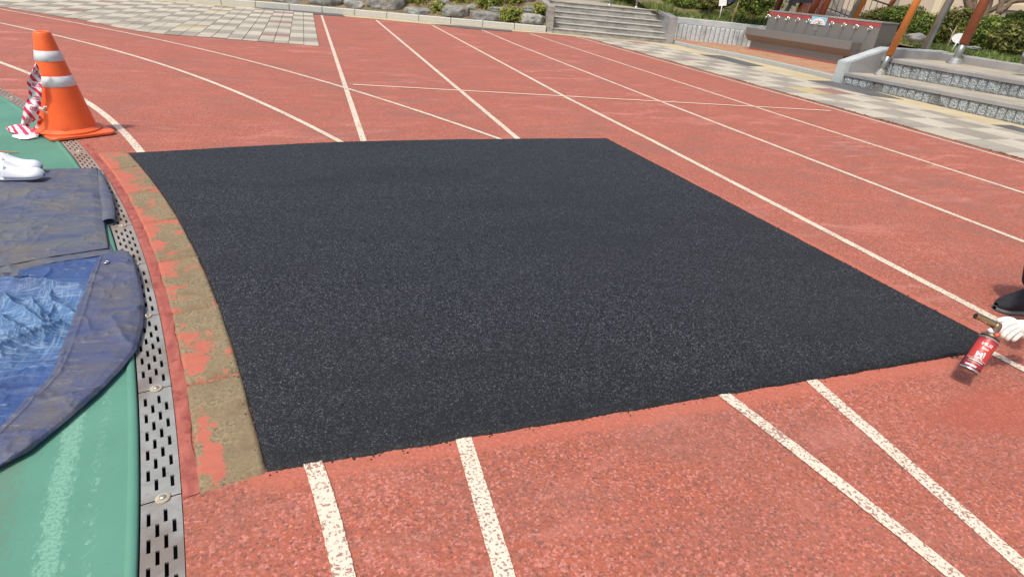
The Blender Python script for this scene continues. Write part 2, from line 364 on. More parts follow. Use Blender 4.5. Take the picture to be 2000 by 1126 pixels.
# --- foliage
def leafmat(name, a, b, d):
    M = NM(name); t = M.attr('tint'); c = M.ramp(t, [(0, d), (.45, a), (1, b)])
    m = M.done(c, .55, spec=.35); M.b.inputs['Subsurface Weight'].default_value = 0
    tr = M.n('ShaderNodeBsdfTranslucent'); M.l(c, tr.inputs[0]); mx = M.n('ShaderNodeMixShader'); mx.inputs[0].default_value = .3
    out = M.N['Material Output']; M.l(M.b.outputs[0], mx.inputs[1]); M.l(tr.outputs[0], mx.inputs[2]); M.l(mx.outputs[0], out.inputs[0]); return m
M_LF1 = leafmat('leaf_yellow_green', (.25, .29, .045), (.48, .48, .09), (.06, .085, .02))
M_LF2 = leafmat('leaf_mid_green', (.15, .22, .045), (.33, .39, .07), (.035, .06, .018))
M_LF3 = leafmat('leaf_olive', (.14, .165, .04), (.31, .29, .075), (.04, .055, .018))
M_GR = leafmat('grass_blade', (.20, .28, .07), (.38, .42, .15), (.09, .14, .04))
M_CORE = simple('twig_core', (.02, .026, .01), (.045, .05, .02), 9, .95)
M_BARK = simple('bark', (.13, .09, .06), (.24, .18, .12), 6, .9, 25, .8, .02)
M_WALL = simple('beige_wall', (.56, .455, .34), (.62, .51, .39), .7, .85, 30, .1, .004, wc=True)
M_WALL2 = simple('cream_pilaster', (.68, .58, .38), (.74, .64, .44), .7, .85, wc=True)
M_WALL3 = simple('grey_plinth', (.30, .265, .225), (.36, .32, .27), .7, .85, wc=True)
M_WHITE = simple('white_plastic', (.72, .74, .72), (.80, .82, .80), 4, .5)
M_BLACK = simple('black_cloth', (.010, .010, .014), (.022, .022, .028), 12, .85)
# ------------------------------------------------------------------ polar frame of the bend
RC = Vector((-14.7, -1.56)); 
def pol(r, th, z=0.0): return Vector((RC.x+r*math.cos(th), RC.y+r*math.sin(th), z))
TH0 = .1970; DTH = .03505
DR0, DR1 = 14.455, 14.553
BL0, BL1 = 14.588, 14.768
# ground
gm = fp('ground', [(-150, -60, -.16), (200, -60, -.16), (200, 250, -.16), (-150, 250, -.16)], [(0, 1, 2, 3)], M_GROUND); tag(gm, kind='structure')
# running track: star shaped sheet round the bend centre
th = np.concatenate([np.linspace(-.16, .5, 420), np.linspace(.5, 1.75, 261)[1:]])
XMAX, YMAX = 7.33, 18.2
rmax = np.full_like(th, 60.)
rmax = np.minimum(rmax, np.where(np.cos(th) > .05, (XMAX-RC.x)/np.maximum(np.cos(th), .05), 60))
rmax = np.minimum(rmax, np.where(np.sin(th) > .05, (YMAX-RC.y)/np.maximum(np.sin(th), .05), 60))
tt = np.linspace(0, 1, 210)**1.35
r = DR1+(rmax[:, None]-DR1)*tt[None]
X = RC.x+r*np.cos(th)[:, None]; Y = RC.y+r*np.sin(th)[:, None]
PATCH = [G(*p) for p in [(245, 300), (1185, 270), (1940, 660), (1900, 692), (525, 922)]]
def seg_dist(X, Y, a, b):
    dx, dy = b.x-a.x, b.y-a.y; t = np.clip(((X-a.x)*dx+(Y-a.y)*dy)/(dx*dx+dy*dy), 0, 1)
    return np.hypot(X-a.x-t*dx, Y-a.y-t*dy)
d = np.minimum(seg_dist(X, Y, PATCH[0], PATCH[1])*1.2, seg_dist(X, Y, PATCH[1], PATCH[2])*2.6)
d = np.minimum(d, seg_dist(X, Y, PATCH[4], PATCH[3])*1.1)
fresh = np.clip(1-d/.16, 0, 1)
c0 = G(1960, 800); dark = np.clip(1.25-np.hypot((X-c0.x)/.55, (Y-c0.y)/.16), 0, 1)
Z = -.0005+0*X
o = gridmesh('running_track', np.stack([X, Y, Z], -1), M_TRACK, attrs={'fresh': fresh, 'dark': dark}); tag(o, kind='structure')
# infield court
th2 = np.linspace(-.14, 1.2, 520); rr = np.concatenate([np.linspace(8, 13.2, 20)[:-1], np.linspace(13.2, DR0-.028, 90)])
X = RC.x+rr[None]*np.cos(th2)[:, None]; Y = RC.y+rr[None]*np.sin(th2)[:, None]
off = (DR0-rr)[None]+0*X; arc = th2[:, None]*14.4+0*X
def band(x, c, w): return np.clip(1-np.abs(x-c)/w, 0, 1)
fade = np.clip((TH0+.050-th2[:, None])/.004, 0, 1)
wob = .012*np.sin(arc*5)
scuff = np.maximum(band(off, .175+wob, .06)*1.5, band(off, .095+wob, .045)*.85)*fade+.0
grime = np.maximum(band(off, .33, .12), band(off, .52, .07)*.8)*fade
o = gridmesh('infield_court', np.stack([X, Y, 0*X], -1), M_GREEN, attrs={'scuff': scuff, 'grime': grime}); tag(o, kind='structure')
# raised lip beside the drain
prof = [(DR0-.030, .0005), (DR0-.026, .006), (DR0-.014, .008), (DR0-.006, .005), (DR0-.003, .002), (DR0-.002, -.02)]
P = np.array([[pol(a, t, z) for a, z in prof] for t in np.linspace(-.14, 1.2, 500)])
o = gridmesh('court_lip', P, M_GREEN, attrs={'scuff': np.full(P.shape[:2], .12), 'grime': np.zeros(P.shape[:2])}); tag(o, kind='structure')
# drain channel
P = np.array([[pol(a, t, z) for a, z in [(DR0-.001, -.004), (DR0-.001, -.12), (DR1+.001, -.12), (DR1+.001, -.0025)]] for t in np.linspace(-.16, 1.75, 260)])
o = gridmesh('drain_channel', P, M_DARK, smooth=False); tag(o, kind='structure')
# drain grates with real slots
def grate(k):
    t0 = TH0+k*DTH; root = empty('drain_grate', pol((DR0+DR1)/2, t0+DTH/2, 0)); rl = root.location.copy()
    nslot = 6; rows = nslot*2*2+1
    # columns across: edge, slot, web, slot, web, slot, edge  ; along: 26 cells
    W = DR1-DR0; cw = [.0, .0135, .023, .0335, .043, .0535, .063, .0735, .083, W]
    L = 10; ends = .036/ .5
    al = [0]+[ends+(1-2*ends)*j/L for j in range(L+1)]+[1]
    bm = bmesh.new(); vt = {}; 
    def V(i, j, z=0.0):
        key = (i, j, z)
        if key not in vt:
            r_ = DR0+.002+cw[i]*(W-.004)/W; t_ = t0+DTH*(.004+.992*al[j]); vt[key] = bm.verts.new(pol(r_, t_, z)-rl)
        return vt[key]
    open_ = set()
    for j in range(L):
        for c_ in ((3, 7) if j % 2 == 0 else (1, 5)): open_.add((c_, j+1))
    # drop fragments
    for i in range(9):
        for j in range(L+2):
            if (i, j) in open_: continue
            bm.faces.new([V(i, j), V(i+1, j), V(i+1, j+1), V(i, j+1)])
    TH_ = -.006
    for (i, j) in open_:
        for (a, b, nb) in (((i, j), (i+1, j), (i, j-1)), ((i+1, j), (i+1, j+1), (i+1, j)), ((i+1, j+1), (i, j+1), (i, j+1)), ((i, j+1), (i, j), (i-1, j))):
            if nb not in open_: bm.faces.new([V(*a), V(*b), V(*b, TH_), V(*a, TH_)])
    for j in range(L+2):
        bm.faces.new([V(0, j), V(0, j+1), V(0, j+1, TH_), V(0, j, TH_)]); bm.faces.new([V(9, j), V(9, j, TH_), V(9, j+1, TH_), V(9, j+1)])
    o = bmo('plate', bm, M_GRATE, root)
    f = np.full(len(o.data.vertices), min(1, max(0, (k-1.5)/3.0)), np.float32); at = o.data.attributes.new('far', 'FLOAT', 'POINT'); at.data.foreach_set('value', f)
    # washer and bolt at the near joint
    if k >= -1:
        c_ = pol((DR0+DR1)/2+.004, t0+.0, .001)-rl; bm = bmesh.new()
        add_tube(bm, [c_, c_+Vector((0, 0, .0035)), c_+Vector((0, 0, .0045))], [.0185, .018, .014], 20); bmo('washer', bm, M_WASHER, root, False)
        bm = bmesh.new(); add_tube(bm, [c_+Vector((0, 0, .004)), c_+Vector((0, 0, .008)), c_+Vector((0, 0, .0095))], [.009, .008, .004], 14); bmo('bolt', bm, M_BOLT, root, True)
    return root
nm = {-2: 'lowest', -1: 'lowest'}
words = ['first', 'second', 'third', 'fourth', 'fifth', 'sixth', 'seventh', 'eighth', 'ninth', 'tenth', 'eleventh', 'twelfth', 'thirteenth', 'fourteenth', 'fifteenth', 'sixteenth']
extra = {0: 'cut off by the bottom edge of the photo', 1: 'with a brown stain on its left side', 2: 'beside the lower edge of the blue tarp', 3: 'half under the rounded end of the blue tarp', 4: 'just above the folded blue tarp tip', 5: 'beside the rolled corner of the grey tarp', 6: 'mostly under the grey tarp corner', 7: 'running out from under the grey tarp towards the cone', 8: 'under the front of the orange cone', 9: 'hidden behind the orange cone base', 10: 'behind the striped warning tape', 11: 'left of the striped warning tape', 12: 'at the left edge beyond the cone'}
for k in range(-1, 13):
    g_ = grate(k); lab = extra.get(k+1)
    if k >= -1 and lab: tag(g_, 'grey slotted steel drain grate ' + lab, 'drain grate', 'drain grates along the edge of the green court')
    else: tag(g_, 'grey slotted steel drain grate at the very bottom end of the drain line', 'drain grate', 'drain grates along the edge of the green court')
# red border between drain and kerb blocks
prof = [(DR1+.002, -.003), (DR1+.0022, .0015), (DR1+.014, .0028), (BL0-.004, .0035), (BL0+.006, .003)]
ths = np.linspace(TH0-.0015, TH0+DTH*7.3, 260)
P = np.array([[pol(a+(.004*math.sin(t*170)+.003*math.sin(t*411) if i > 1 else 0), t, z) for i, (a, z) in enumerate(prof)] for t in ths])
o = gridmesh('painted_drain_border', P, M_REDP); tag(o, kind='structure')
# kerb blocks
kb = empty('kerb_strip', (0, 0, 0), kind='structure')
kj = [TH0-.002]+[TH0-.002+DTH*j*1.0 for j in range(1, 7)]+[TH0+DTH*6.75]
for j in range(len(kj)-1):
    n1, n2 = 40, 20; P = np.zeros((n1, n2, 3)); pa = np.zeros((n1, n2))
    for a in range(n1):
        for b in range(n2):
            fa, fb = a/(n1-1), b/(n2-1); t_ = kj[j]+.0003+(kj[j+1]-kj[j]-.0006)*fa; r_ = BL0+.002+(BL1-BL0-.002)*fb
            e = min(fa, 1-fa)*.5; e2 = min(fb, 1-fb)*.18; ed = min(e, e2)
            w = noise.noise(Vector((t_*90, r_*18, j)))*.006
            if fb in (0, 1): r_ += w*.9
            z = .013+w*.35-.004*max(0, 1-ed/.006)
            if fa in (0, 1) or fb in (0, 1): z = -.012
            P[a, b] = pol(r_, t_, z)
            pa[a, b] = max(0, 1-fb*2.2)*.22+(.34 if j in (5, 6) else .16 if j >= 3 else .06 if j == 2 else -.08)*(1-.6*fb)
            if j == 1: pa[a, b] += .62*max(0, 1-math.hypot((fa-.28)/.40, (fb-.42)/.60))
            if j == 0: pa[a, b] += .60*max(0, 1-math.hypot((fa-.26)/.36, (fb-.26)/.26))-.22*(fb > .45)-.1*(fa > .6)
            if j in (2, 3): pa[a, b] += .32*max(0, 1-abs(fa-.9)/.16)
    gridmesh('kerb_block', P, M_KERBC, kb, attrs={'paint': pa})
# asphalt patch (granular relief, slightly proud, ragged edge)
Lc = [pol(BL1-.008, t) for t in np.linspace(TH0+.0005, TH0+DTH*6.72, 60)]
Lc[0] = G(520, 924); Lc[-1] = G(243, 300)
A, B = G(1185, 270), G(1938, 664)
bot = catmull([G(520, 924), G(980, 845), G(1500, 757), G(1900, 690)], 30); top = catmull([G(243, 300), G(700, 277), G(1185, 270)], 30)
right = [G(1900, 690), G(1940, 668), G(1590, 477), A]
right = resample([G(1900, 690), G(1925, 684), G(1944, 668)], 6).tolist()+resample([G(1944, 668), A], 200).tolist()[1:]
NP = 430
P = coons([tuple(p) for p in bot], [tuple(p) for p in top], [tuple(p) for p in Lc], right, NP, NP)
gx, gy = P[..., 0], P[..., 1]
edge = np.ones((NP, NP)); edge[[0, -1], :] = 0; edge[:, [0, -1]] = 0
ew = np.minimum.reduce([np.arange(NP)[:, None]+0*gx, (NP-1-np.arange(NP))[:, None]+0*gx, np.arange(NP)[None]+0*gx, (NP-1-np.arange(NP))[None]+0*gx])
z = .012+.006*(fbm(gx, gy, 1.6, 3, 3)-.5)-.003*np.exp(-(ew/9.)**2)+rng.random((NP, NP))*.0016
z = np.where(ew < 3, z-.002*(3-ew), z); z[edge == 0] = -.004
jit = np.where((ew < 2)[..., None], rng.normal(0, .0016, (NP, NP, 2)), rng.normal(0, .0012, (NP, NP, 2)))
P[..., :2] += jit; P[..., 2] = z
low = np.stack([fbm(gx, gy, 14, 3, 61)-.5, fbm(gx, gy, 14, 3, 67)-.5], -1)*.012*np.exp(-ew/5.)[..., None]; P[..., :2] += low
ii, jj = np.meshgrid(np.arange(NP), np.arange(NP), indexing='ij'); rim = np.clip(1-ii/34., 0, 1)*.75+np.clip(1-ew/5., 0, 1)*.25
o = gridmesh('asphalt_patch', P, M_ASPH, smooth=False, attrs={'rim': rim}); tag(o, kind='structure')
# loose asphalt crumbs along the near edge
bm = bmesh.new()
for k in range(120):
    s_ = random.random(); e_ = random.choice([0, 0, 1, 2])
    if e_ == 0: p = Vector(bot[int(s_*(len(bot)-1))])+Vector((random.gauss(0, .02), -abs(random.gauss(0, .010)), 0))
    elif e_ == 1: p = Vector(Lc[int(s_*59)])+Vector((-abs(random.gauss(0, .010)), random.gauss(0, .02), .012))
    else: p = Vector(B).lerp(Vector(A), s_)+Vector((abs(random.gauss(0, .008)), 0, 0))
    q = random.uniform(.001, .0024)
    add_box(bm, (-q, -q, -q*.6), (q, q, q), Matrix.Translation(p+Vector((0, 0, q*.5)))@Matrix.Rotation(random.random()*3, 4, 'Z'))
o = bmo('asphalt_crumbs', bm, M_DARK); tag(o, kind='stuff', label='loose black asphalt crumbs along the edges of the patch', cat='asphalt crumbs')
# ------------------------------------------------------------------ painted lines
def in_poly(x, y, poly):
    c = False; n = len(poly)
    for i in range(n):
        a, b = poly[i], poly[(i+1) % n]
        if (a[1] > y) != (b[1] > y) and x < (b[0]-a[0])*(y-a[1])/(b[1]-a[1])+a[0]: c = not c
    return c
_pc = [tuple(p)[:2] for p in resample(bot, 20)]+[tuple(p)[:2] for p in right[::8]]+[tuple(p)[:2] for p in resample(top, 20)][::-1]+[tuple(G(*p))[:2] for p in [(195, 303), (248, 388), (275, 440), (300, 520), (330, 628), (360, 768), (400, 948)]]
_cx, _cy = np.mean([p[0] for p in _pc]), np.mean([p[1] for p in _pc]); COVERED = [((p[0]-_cx)*.985+_cx, (p[1]-_cy)*.985+_cy) for p in _pc]
def line(name, pts, w, mat=None, z=.002, n=90):
    P = resample(pts, n)[:, :2]; T = np.gradient(P, axis=0); T /= np.linalg.norm(T, axis=1)[:, None]; N_ = np.stack([-T[:, 1], T[:, 0]], -1)
    w = np.linspace(w[0], w[1], n)[:, None] if isinstance(w, tuple) else w
    rag = np.array([.0012*noise.noise(Vector((i*.61, 1, 0)))*3 for i in range(n)])[:, None]
    G_ = np.stack([P-N_*(w/2+rag), P+N_*(w/2-rag)], 1); G_ = np.concatenate([G_, np.full(G_.shape[:2]+(1,), z)], -1)
    keep = [not in_poly(p[0], p[1], COVERED) for p in P]; run = []; runs = []
    for i, k in enumerate(keep):
        if k: run.append(i)
        if (not k or i == n-1) and len(run) > 1: runs.append(run)
        if not k: run = []
    for r_ in runs: o = gridmesh(name, G_[r_], mat or M_LINE, smooth=False); tag(o, kind='structure')
xs = [.352, 1.762, 3.16, 4.50, 5.80, 7.13]
yend = [G(628, 30).y, G(735, 39).y, G(845, 49).y, G(940, 58).y, G(1035, 65).y, G(1125, 72).y]
L6 = [G(628, 30), G(710, 275), G(907, 862), G(987, 1126)]; L5 = [G(735, 40), G(1010, 270), G(1580, 738), G(2000, 1107)]
def ext(pts, e0=0, e1=1.2):
    pts = [Vector(p) for p in pts]; d = (pts[-1]-pts[-2]).normalized(); return pts+[pts[-1]+d*e1]
for pts, w in ((L6, .052), (L5, .055), ([G(845, 50), G(1105, 190), G(1280, 278), G(1560, 423), G(1935, 618), G(2000, 651)], .055),
               ([G(940, 58), G(1000, 84), G(1300, 202), G(2000, 472)], .05), ([G(1035, 66), G(1500, 217), G(2000, 377)], .05), ([G(1125, 72), G(1500, 177), G(1620, 210), G(2000, 318)], .045)):
    line('lane_line', ext(pts), w, n=900)
def circ(pts, deg=5):
    q = np.array([tuple(p)[:2] for p in pts]); k = np.polyfit(q[:, 1], q[:, 0], deg, w=1/(1+np.maximum(q[:, 1], 0))**1.4); y = np.linspace(q[0, 1], q[-1, 1], 200); return np.c_[np.polyval(k, y), y, 0*y]
cA = circ([G(-150, -25), G(0, 17), G(200, 57), G(400, 98), G(660, 166), G(970, 271), G(1940, 691), G(2000, 722), G(2200, 830)])
cB = circ([G(-120, 20), G(0, 47), G(180, 85), G(420, 165), G(665, 277), G(1410, 768), G(1865, 1126), G(2100, 1320)])
cC = circ([G(-80, 90), G(0, 120), G(100, 165), G(190, 216), G(250, 262), G(275, 297), G(470, 600), G(614, 908), G(672, 1126), G(700, 1300)])
for c_, w in ((cA, .045), (cB, .05), (cC, .052)): line('curved_lane_line', c_, w, n=900, z=.004)
line('exchange_line', [G(690, 166), G(1622, 217)], .044, M_LINE2, z=.006)
# ------------------------------------------------------------------ paving
def clip_poly(poly, a, b):
    """keep the part left of a->b"""
    out = []; n = len(poly); f = lambda p: (b[0]-a[0])*(p[1]-a[1])-(b[1]-a[1])*(p[0]-a[0])
    for i in range(n):
        p, q = poly[i], poly[(i+1) % n]; fpv, fq = f(p), f(q)
        if fpv >= 0: out.append(p)
        if (fpv >= 0) != (fq >= 0):
            t = fpv/(fpv-fq); out.append((p[0]+t*(q[0]-p[0]), p[1]+t*(q[1]-p[1])))
    return out
def area(p): return abs(sum(p[i][0]*p[(i+1) % len(p)][1]-p[(i+1) % len(p)][0]*p[i][1] for i in range(len(p))))/2
def paver_prism(bm, poly, z0, z1, off):
    b = .006; c = (sum(p[0] for p in poly)/len(poly), sum(p[1] for p in poly)/len(poly))
    t = []
    for p in poly:
        d_ = Vector((c[0]-p[0], c[1]-p[1])); l_ = d_.length or 1; t.append(Vector((p[0]+d_.x/l_*b, p[1]+d_.y/l_*b, z1))-off)
    m_ = [Vector((p[0], p[1], z1-.004))-off for p in poly]; lo = [Vector((p[0], p[1], z0))-off for p in poly]
    n = len(poly); V1 = [bm.verts.new(p) for p in t]; V2 = [bm.verts.new(p) for p in m_]; V3 = [bm.verts.new(p) for p in lo]
    bm.faces.new(V1)
    for i in range(n):
        j = (i+1) % n; bm.faces.new([V2[i], V2[j], V1[j], V1[i]]); bm.faces.new([V3[i], V3[j], V2[j], V2[i]])
def paving(name, tiles, keep=295):
    """tiles: list of (poly, kind); nearest become parts"""
    root = empty(name, (0, 0, 0), kind='structure')
    tiles.sort(key=lambda t: math.hypot(t[0][0][0], t[0][0][1])); mats = [M_PAVL, M_PAVD, M_PAVR, M_PAVY]; cache = {}
    rest = [bmesh.new() for _ in mats]
    for k, (poly, kd) in enumerate(tiles):
        dz = random.uniform(-.0016, .0016); z1 = .016+dz
        if k < keep:
            c_ = Vector((poly[0][0], poly[0][1], 0)); key = (kd, tuple((round(p[0]-c_.x, 3), round(p[1]-c_.y, 3)) for p in poly))
            if key not in cache:
                bm = bmesh.new(); paver_prism(bm, poly, .004, .016, c_); bmesh.ops.recalc_face_normals(bm, faces=bm.faces)
                me = bpy.data.meshes.new('paver'); bm.to_mesh(me); bm.free(); me.materials.append(mats[kd]); cache[key] = me
            o = bpy.data.objects.new('paver', cache[key]); C.objects.link(o); o.parent = root; o.location = (c_.x, c_.y, dz)
            o.rotation_euler = (random.gauss(0, .002), random.gauss(0, .002), 0)
        else: paver_prism(rest[kd], poly, .004, z1, Vector((0, 0, 0)))
    for bm, m_ in zip(rest, mats):
        if len(bm.faces): o = bmo('distant_pavers', bm, m_, root); tag(o, kind='stuff')
        else: bm.free()
    return root
# left paving, behind the bend
bnd = [G(-140, -12), G(0, 14), G(164, 41), G(262, 61), G(322, 68), G(446, 77), G(623, 91)]
kerbpts = [(-7.5, 20.9), (-3.1, 19.55), (-.4, 18.95), (2, 18.2), (4.2, 17.45), (6.48, 16.72)]
gutter_off = .55
tiles = []; PW, PH = .2475, .3275
for i in range(42):
    x1 = .152-i*PW; x0 = x1-PW
    for j in range(30):
        y0 = 10.92+j*PH; y1 = y0+PH
        xc = (x0+x1)/2; g_ = .004; poly = [(x0+g_, y0+g_), (x1-g_, y0+g_), (x1-g_, y1-g_), (x0+g_, y1-g_)]
        for a, b in zip(bnd[:-1], bnd[1:]):
            if min(a.x, b.x)-.13 <= xc <= max(a.x, b.x)+.13 and poly: poly = clip_poly(poly, (a.x, a.y), (b.x, b.y))
        for a, b in zip(kerbpts[:-1], kerbpts[1:]):
            if a[0]-.13 <= xc <= b[0]+.13 and len(poly) > 2: poly = clip_poly(poly, (b[0], b[1]-gutter_off), (a[0], a[1]-gutter_off))
        if len(poly) < 3 or area(poly) < .006: continue
        ci, cj = i//2, j//2
        kd = 0 if (ci+cj) % 2 == 0 else 1
        if kd == 1 and (cj % 4 == (2 if ci % 8 < 4 else 1)) and ci % 4 == 1 and j % 2 == 0: kd = 2
        if kd == 1 and ci % 5 == 4 and cj % 3 == 0 and j % 2 == 0: kd = 3
        tiles.append((poly, kd))
paving('left_paving', tiles)
bp = [(b_.x, b_.y) for b_ in bnd]+[(.165, 18.6), (-8, 20.5)]
fp('paving_bed', [(x, y, .0035) for x, y in bp], [tuple(range(len(bp)))], M_JOINT)['kind'] = 'structure'
# right paving
tiles = []
for i in range(7):
    x0 = 7.315+i*.25; x1 = x0+.25
    for j in range(52):
        y0 = 2.6+j*.29; y1 = y0+.29; g_ = .004
        poly = [(x0+g_, y0+g_), (x1-g_, y0+g_), (x1-g_, y1-g_), (x0+g_, y1-g_)]
        if y1 > 14.4: poly = clip_poly(poly, (9.6, 15.0), (6.5, 16.35))if y1 > 14.9 else poly
        if len(poly) < 3 or area(poly) < .006: continue
        kd = (i//2+j//2) % 2
        if (j//2) % 12 == 9 and i in (4, 5): kd = 2
        if (j//2) % 12 == 3 and i in (2, 3) : kd = 2 if j > 30 else 0
        if j in (18, 19) and i in (2, 3): kd = 3
        tiles.append((poly, kd))
paving('right_paving', tiles, 290)
fp('paving_bed', [(7.31, 2.4, .0035), (9.1, 2.4, .0035), (9.1, 15.3, .0035), (7.31, 16.1, .0035)], [(0, 1, 2, 3)], M_JOINT)['kind'] = 'structure'
# dirt and leaf litter at the ragged track edge
bm = bmesh.new()
for k in range(900):
    y = random.uniform(3.3, 15.5); 
    if noise.noise(Vector((y*1.3, 0, 0))) < .02: continue
    x = 7.315+random.gauss(0, .016); q = random.uniform(.006, .016); p = Vector((x, y, .012))
    M4 = Matrix.Translation(p)@Matrix.Rotation(random.random()*6, 4, 'Z')@Matrix.Rotation(random.gauss(0, .5), 4, 'X')
    bm.faces.new([bm.verts.new(M4@Vector(v)) for v in ((-q, -q*.5, 0), (q, -q*.4, 0), (q*.7, q*.6, .003), (-q*.8, q*.5, .002))])
o = bmo('leaf_litter', bm, simple('litter', (.16, .06, .035), (.22, .12, .06), 40, .9)); tag(o, kind='stuff', label='brown leaf litter along the outer edge of the track', cat='leaf litter')
# gutters
gl = [(-7.5, 20.95), (-3.1, 19.6), (-.4, 19.0), (2, 18.25), (4.2, 17.5), (6.6, 16.72)]
endl = [Vector((-9, 20.6, 0)), Vector((-3.1, 18.95, 0)), Vector((-.9, 18.35, 0))]+[G(*p) for p in [(612, 27), (628, 29), (735, 38), (845, 49), (940, 57), (1035, 64), (1068, 66), (1125, 72)]]+[Vector((7.26, 15.6, 0)), Vector((9.2, 14.8, 0))]
a_ = resample([(p.x, p.y) for p in endl], 60); b_ = resample([(x, y+.1) for x, y in gl]+[(9.9, 15.3)], 60)
P = np.stack([np.c_[a_, np.full(60, .0055)], np.c_[b_, np.full(60, .0065)]], 1)
gridmesh('concrete_gutter', P, M_GUT, smooth=False)['kind'] = 'structure'
P = np.array([[(9.0, y, .0075), (10.15, y, .0085)] for y in np.linspace(1.5, 15.2, 30)])
gridmesh('concrete_gutter', P, M_GUT, smooth=False)['kind'] = 'structure'
def cover(pts, label):  # thin flat dark grey slab laid on the ground
    P_ = [G(*p) for p in pts]; bm = bmesh.new(); add_prism(bm, [(p.x, p.y, .004) for p in P_], [(p.x, p.y, .013) for p in P_]); o = bmo('flat_dark_strip', bm, M_STRIP)
    tag(o, label, 'drain cover', 'dark flat strips on the gutter')
cover([(1569, 158), (1690, 187), (1765, 196), (1636, 160)], 'long dark grey flat strip in front of the pale seat end wall')
cover([(1365, 107), (1448, 130), (1492, 131), (1412, 110)], 'dark grey flat strip beside the kerb in front of the wash trough')
cover([(1930, 245), (2010, 268), (2040, 264), (1975, 246)], 'dark grey flat strip at the right edge below the terraced seat')
cover([(492, 15), (560, 25), (674, 33), (668, 29), (575, 20)], 'thin dark flat strip along the back kerb above the left paving')
cover([(843, 48), (905, 56), (1000, 63), (1000, 60), (900, 51)], 'thin dark flat strip along the back kerb near the big bush')
# ------------------------------------------------------------------ back kerb, bank, boulders
kdir = None
kl = catmull(kerbpts, 8); kerb = empty('back_kerb', (0, 0, 0), label='pale granite kerb running below the boulders to the stairs', cat='kerb')
kr = resample(kl, 17)
for i in range(16):
    a, b = Vector((*kr[i], 0)), Vector((*kr[i+1], 0)); t_ = (b-a).normalized(); nn = Vector((-t_.y, t_.x, 0)); a += t_*.006; b -= t_*.006
    bm = bmesh.new(); add_prism(bm, [a, b, b+nn*.2, a+nn*.2], [p+Vector((0, 0, .16)) for p in (a, b, b+nn*.2, a+nn*.2)]); bevel(bm, .012, 1); bmo('kerb_stone', bm, M_GRAN, kerb)
# bank rising behind kerb
n1, n2 = 60, 24; base = resample([(-14, 22.6)]+[tuple(p) for p in kl], n1); P = np.zeros((n1, n2, 3))
for i in range(n1):
    for j in range(n2):
        s_ = j/(n2-1); dd = .19+s_*6
        P[i, j] = (base[i, 0]+.38*dd, base[i, 1]+.92*dd, .13+min(1.0, s_*3.2)*.85+s_*.8+(fbm(np.array(base[i, 0]+s_*9), np.array(s_*14.), 1.1)-.5)*.25*min(1, s_*6))
gridmesh('planted_bank', P, M_SOIL)['kind'] = 'structure'
KT = Vector((6.86, -2.38, 0)).normalized(); KN = Vector((-KT.y, KT.x, 0))
def on_kerb_plane(u, v, depth): 
    return PL(u, v, Vector((2, 18.2, 0))+KN*depth, KN)
def boulder(box, depth, label, seed, dk=1.0):
    a = on_kerb_plane(box[0], box[3], depth); b = on_kerb_plane(box[2], box[3]+ (box[2]-box[0])*.085, depth); c_ = on_kerb_plane((box[0]+box[2])/2, box[1], depth); m_ = on_kerb_plane((box[0]+box[2])/2, (box[3]+box[3]+(box[2]-box[0])*.085)/2, depth)
    w = (b-a).length/2; h = max(.15, (c_.z-m_.z))/2; cen = Vector((m_.x, m_.y, m_.z+h)); 
    bm = bmesh.new(); bmesh.ops.create_icosphere(bm, subdivisions=4, radius=1)
    for v in bm.verts:
        p = v.co.copy(); e = .58
        q = Vector((math.copysign(abs(p.x)**e, p.x), math.copysign(abs(p.y)**.8, p.y), math.copysign(abs(p.z)**e, p.z)))
        q *= 1/1.06
        nz = noise.fractal(q*1.1+Vector((seed*7.1, 0, 0)), .9, 2.2, 5)*.18+abs(noise.noise(q*2.3+Vector((0, seed*3, 0))))*-.16+.05*noise.noise(q*7+Vector((seed, 0, 0)))
        q += q.normalized()*nz
        v.co = KT*(q.x*w)+KN*(q.y*max(.3, w*.55))+Vector((0, 0, q.z*h))
    me_o = bmo('boulder', bm, M_ROCK, None, True); me_o.location = cen+KN*.15
    tag(me_o, label, 'boulder', 'boulders retaining the bank behind the kerb')
BO = [((505, -18, 600, 8), .35, 'greyish boulder at the top left end of the boulder row, behind the kerb'), ((598, -12, 672, 15), .35, 'dark greenish boulder left of the small square boulder'),
      ((670, 0, 714, 20), .35, 'small square grey green boulder left of the largest boulder'), ((712, -18, 790, 25), .4, 'largest brown grey boulder in the row behind the kerb'),
      ((785, 14, 846, 33), .35, 'low brownish boulder just right of the largest boulder'), ((857, 10, 917, 37), .35, 'grey blocky boulder in the middle between two yellow green shrubs'),
      ((916, 22, 984, 44), .35, 'low grey blue boulder left of the large bush at the kerb'), ((1008, 26, 1066, 50), .35, 'slate grey flat faced boulder beside the stairs'),
      ((846, -4, 880, 9), .9, 'upper grey boulder in the second row behind the middle shrubs'), ((908, 9, 934, 20), .75, 'tiny upper grey boulder above the grey blue one'),
      ((948, 12, 984, 24), .75, 'small upper grey boulder between shrubs'), ((1020, 12, 1052, 26), .75, 'upper slate boulder beside the stair wall'), ((1012, -12, 1046, 8), 1.3, 'upper mottled boulder near the top of the stair wall')]
for k, (bx, dp, lb) in enumerate(BO): boulder(bx, dp, lb, k+1)
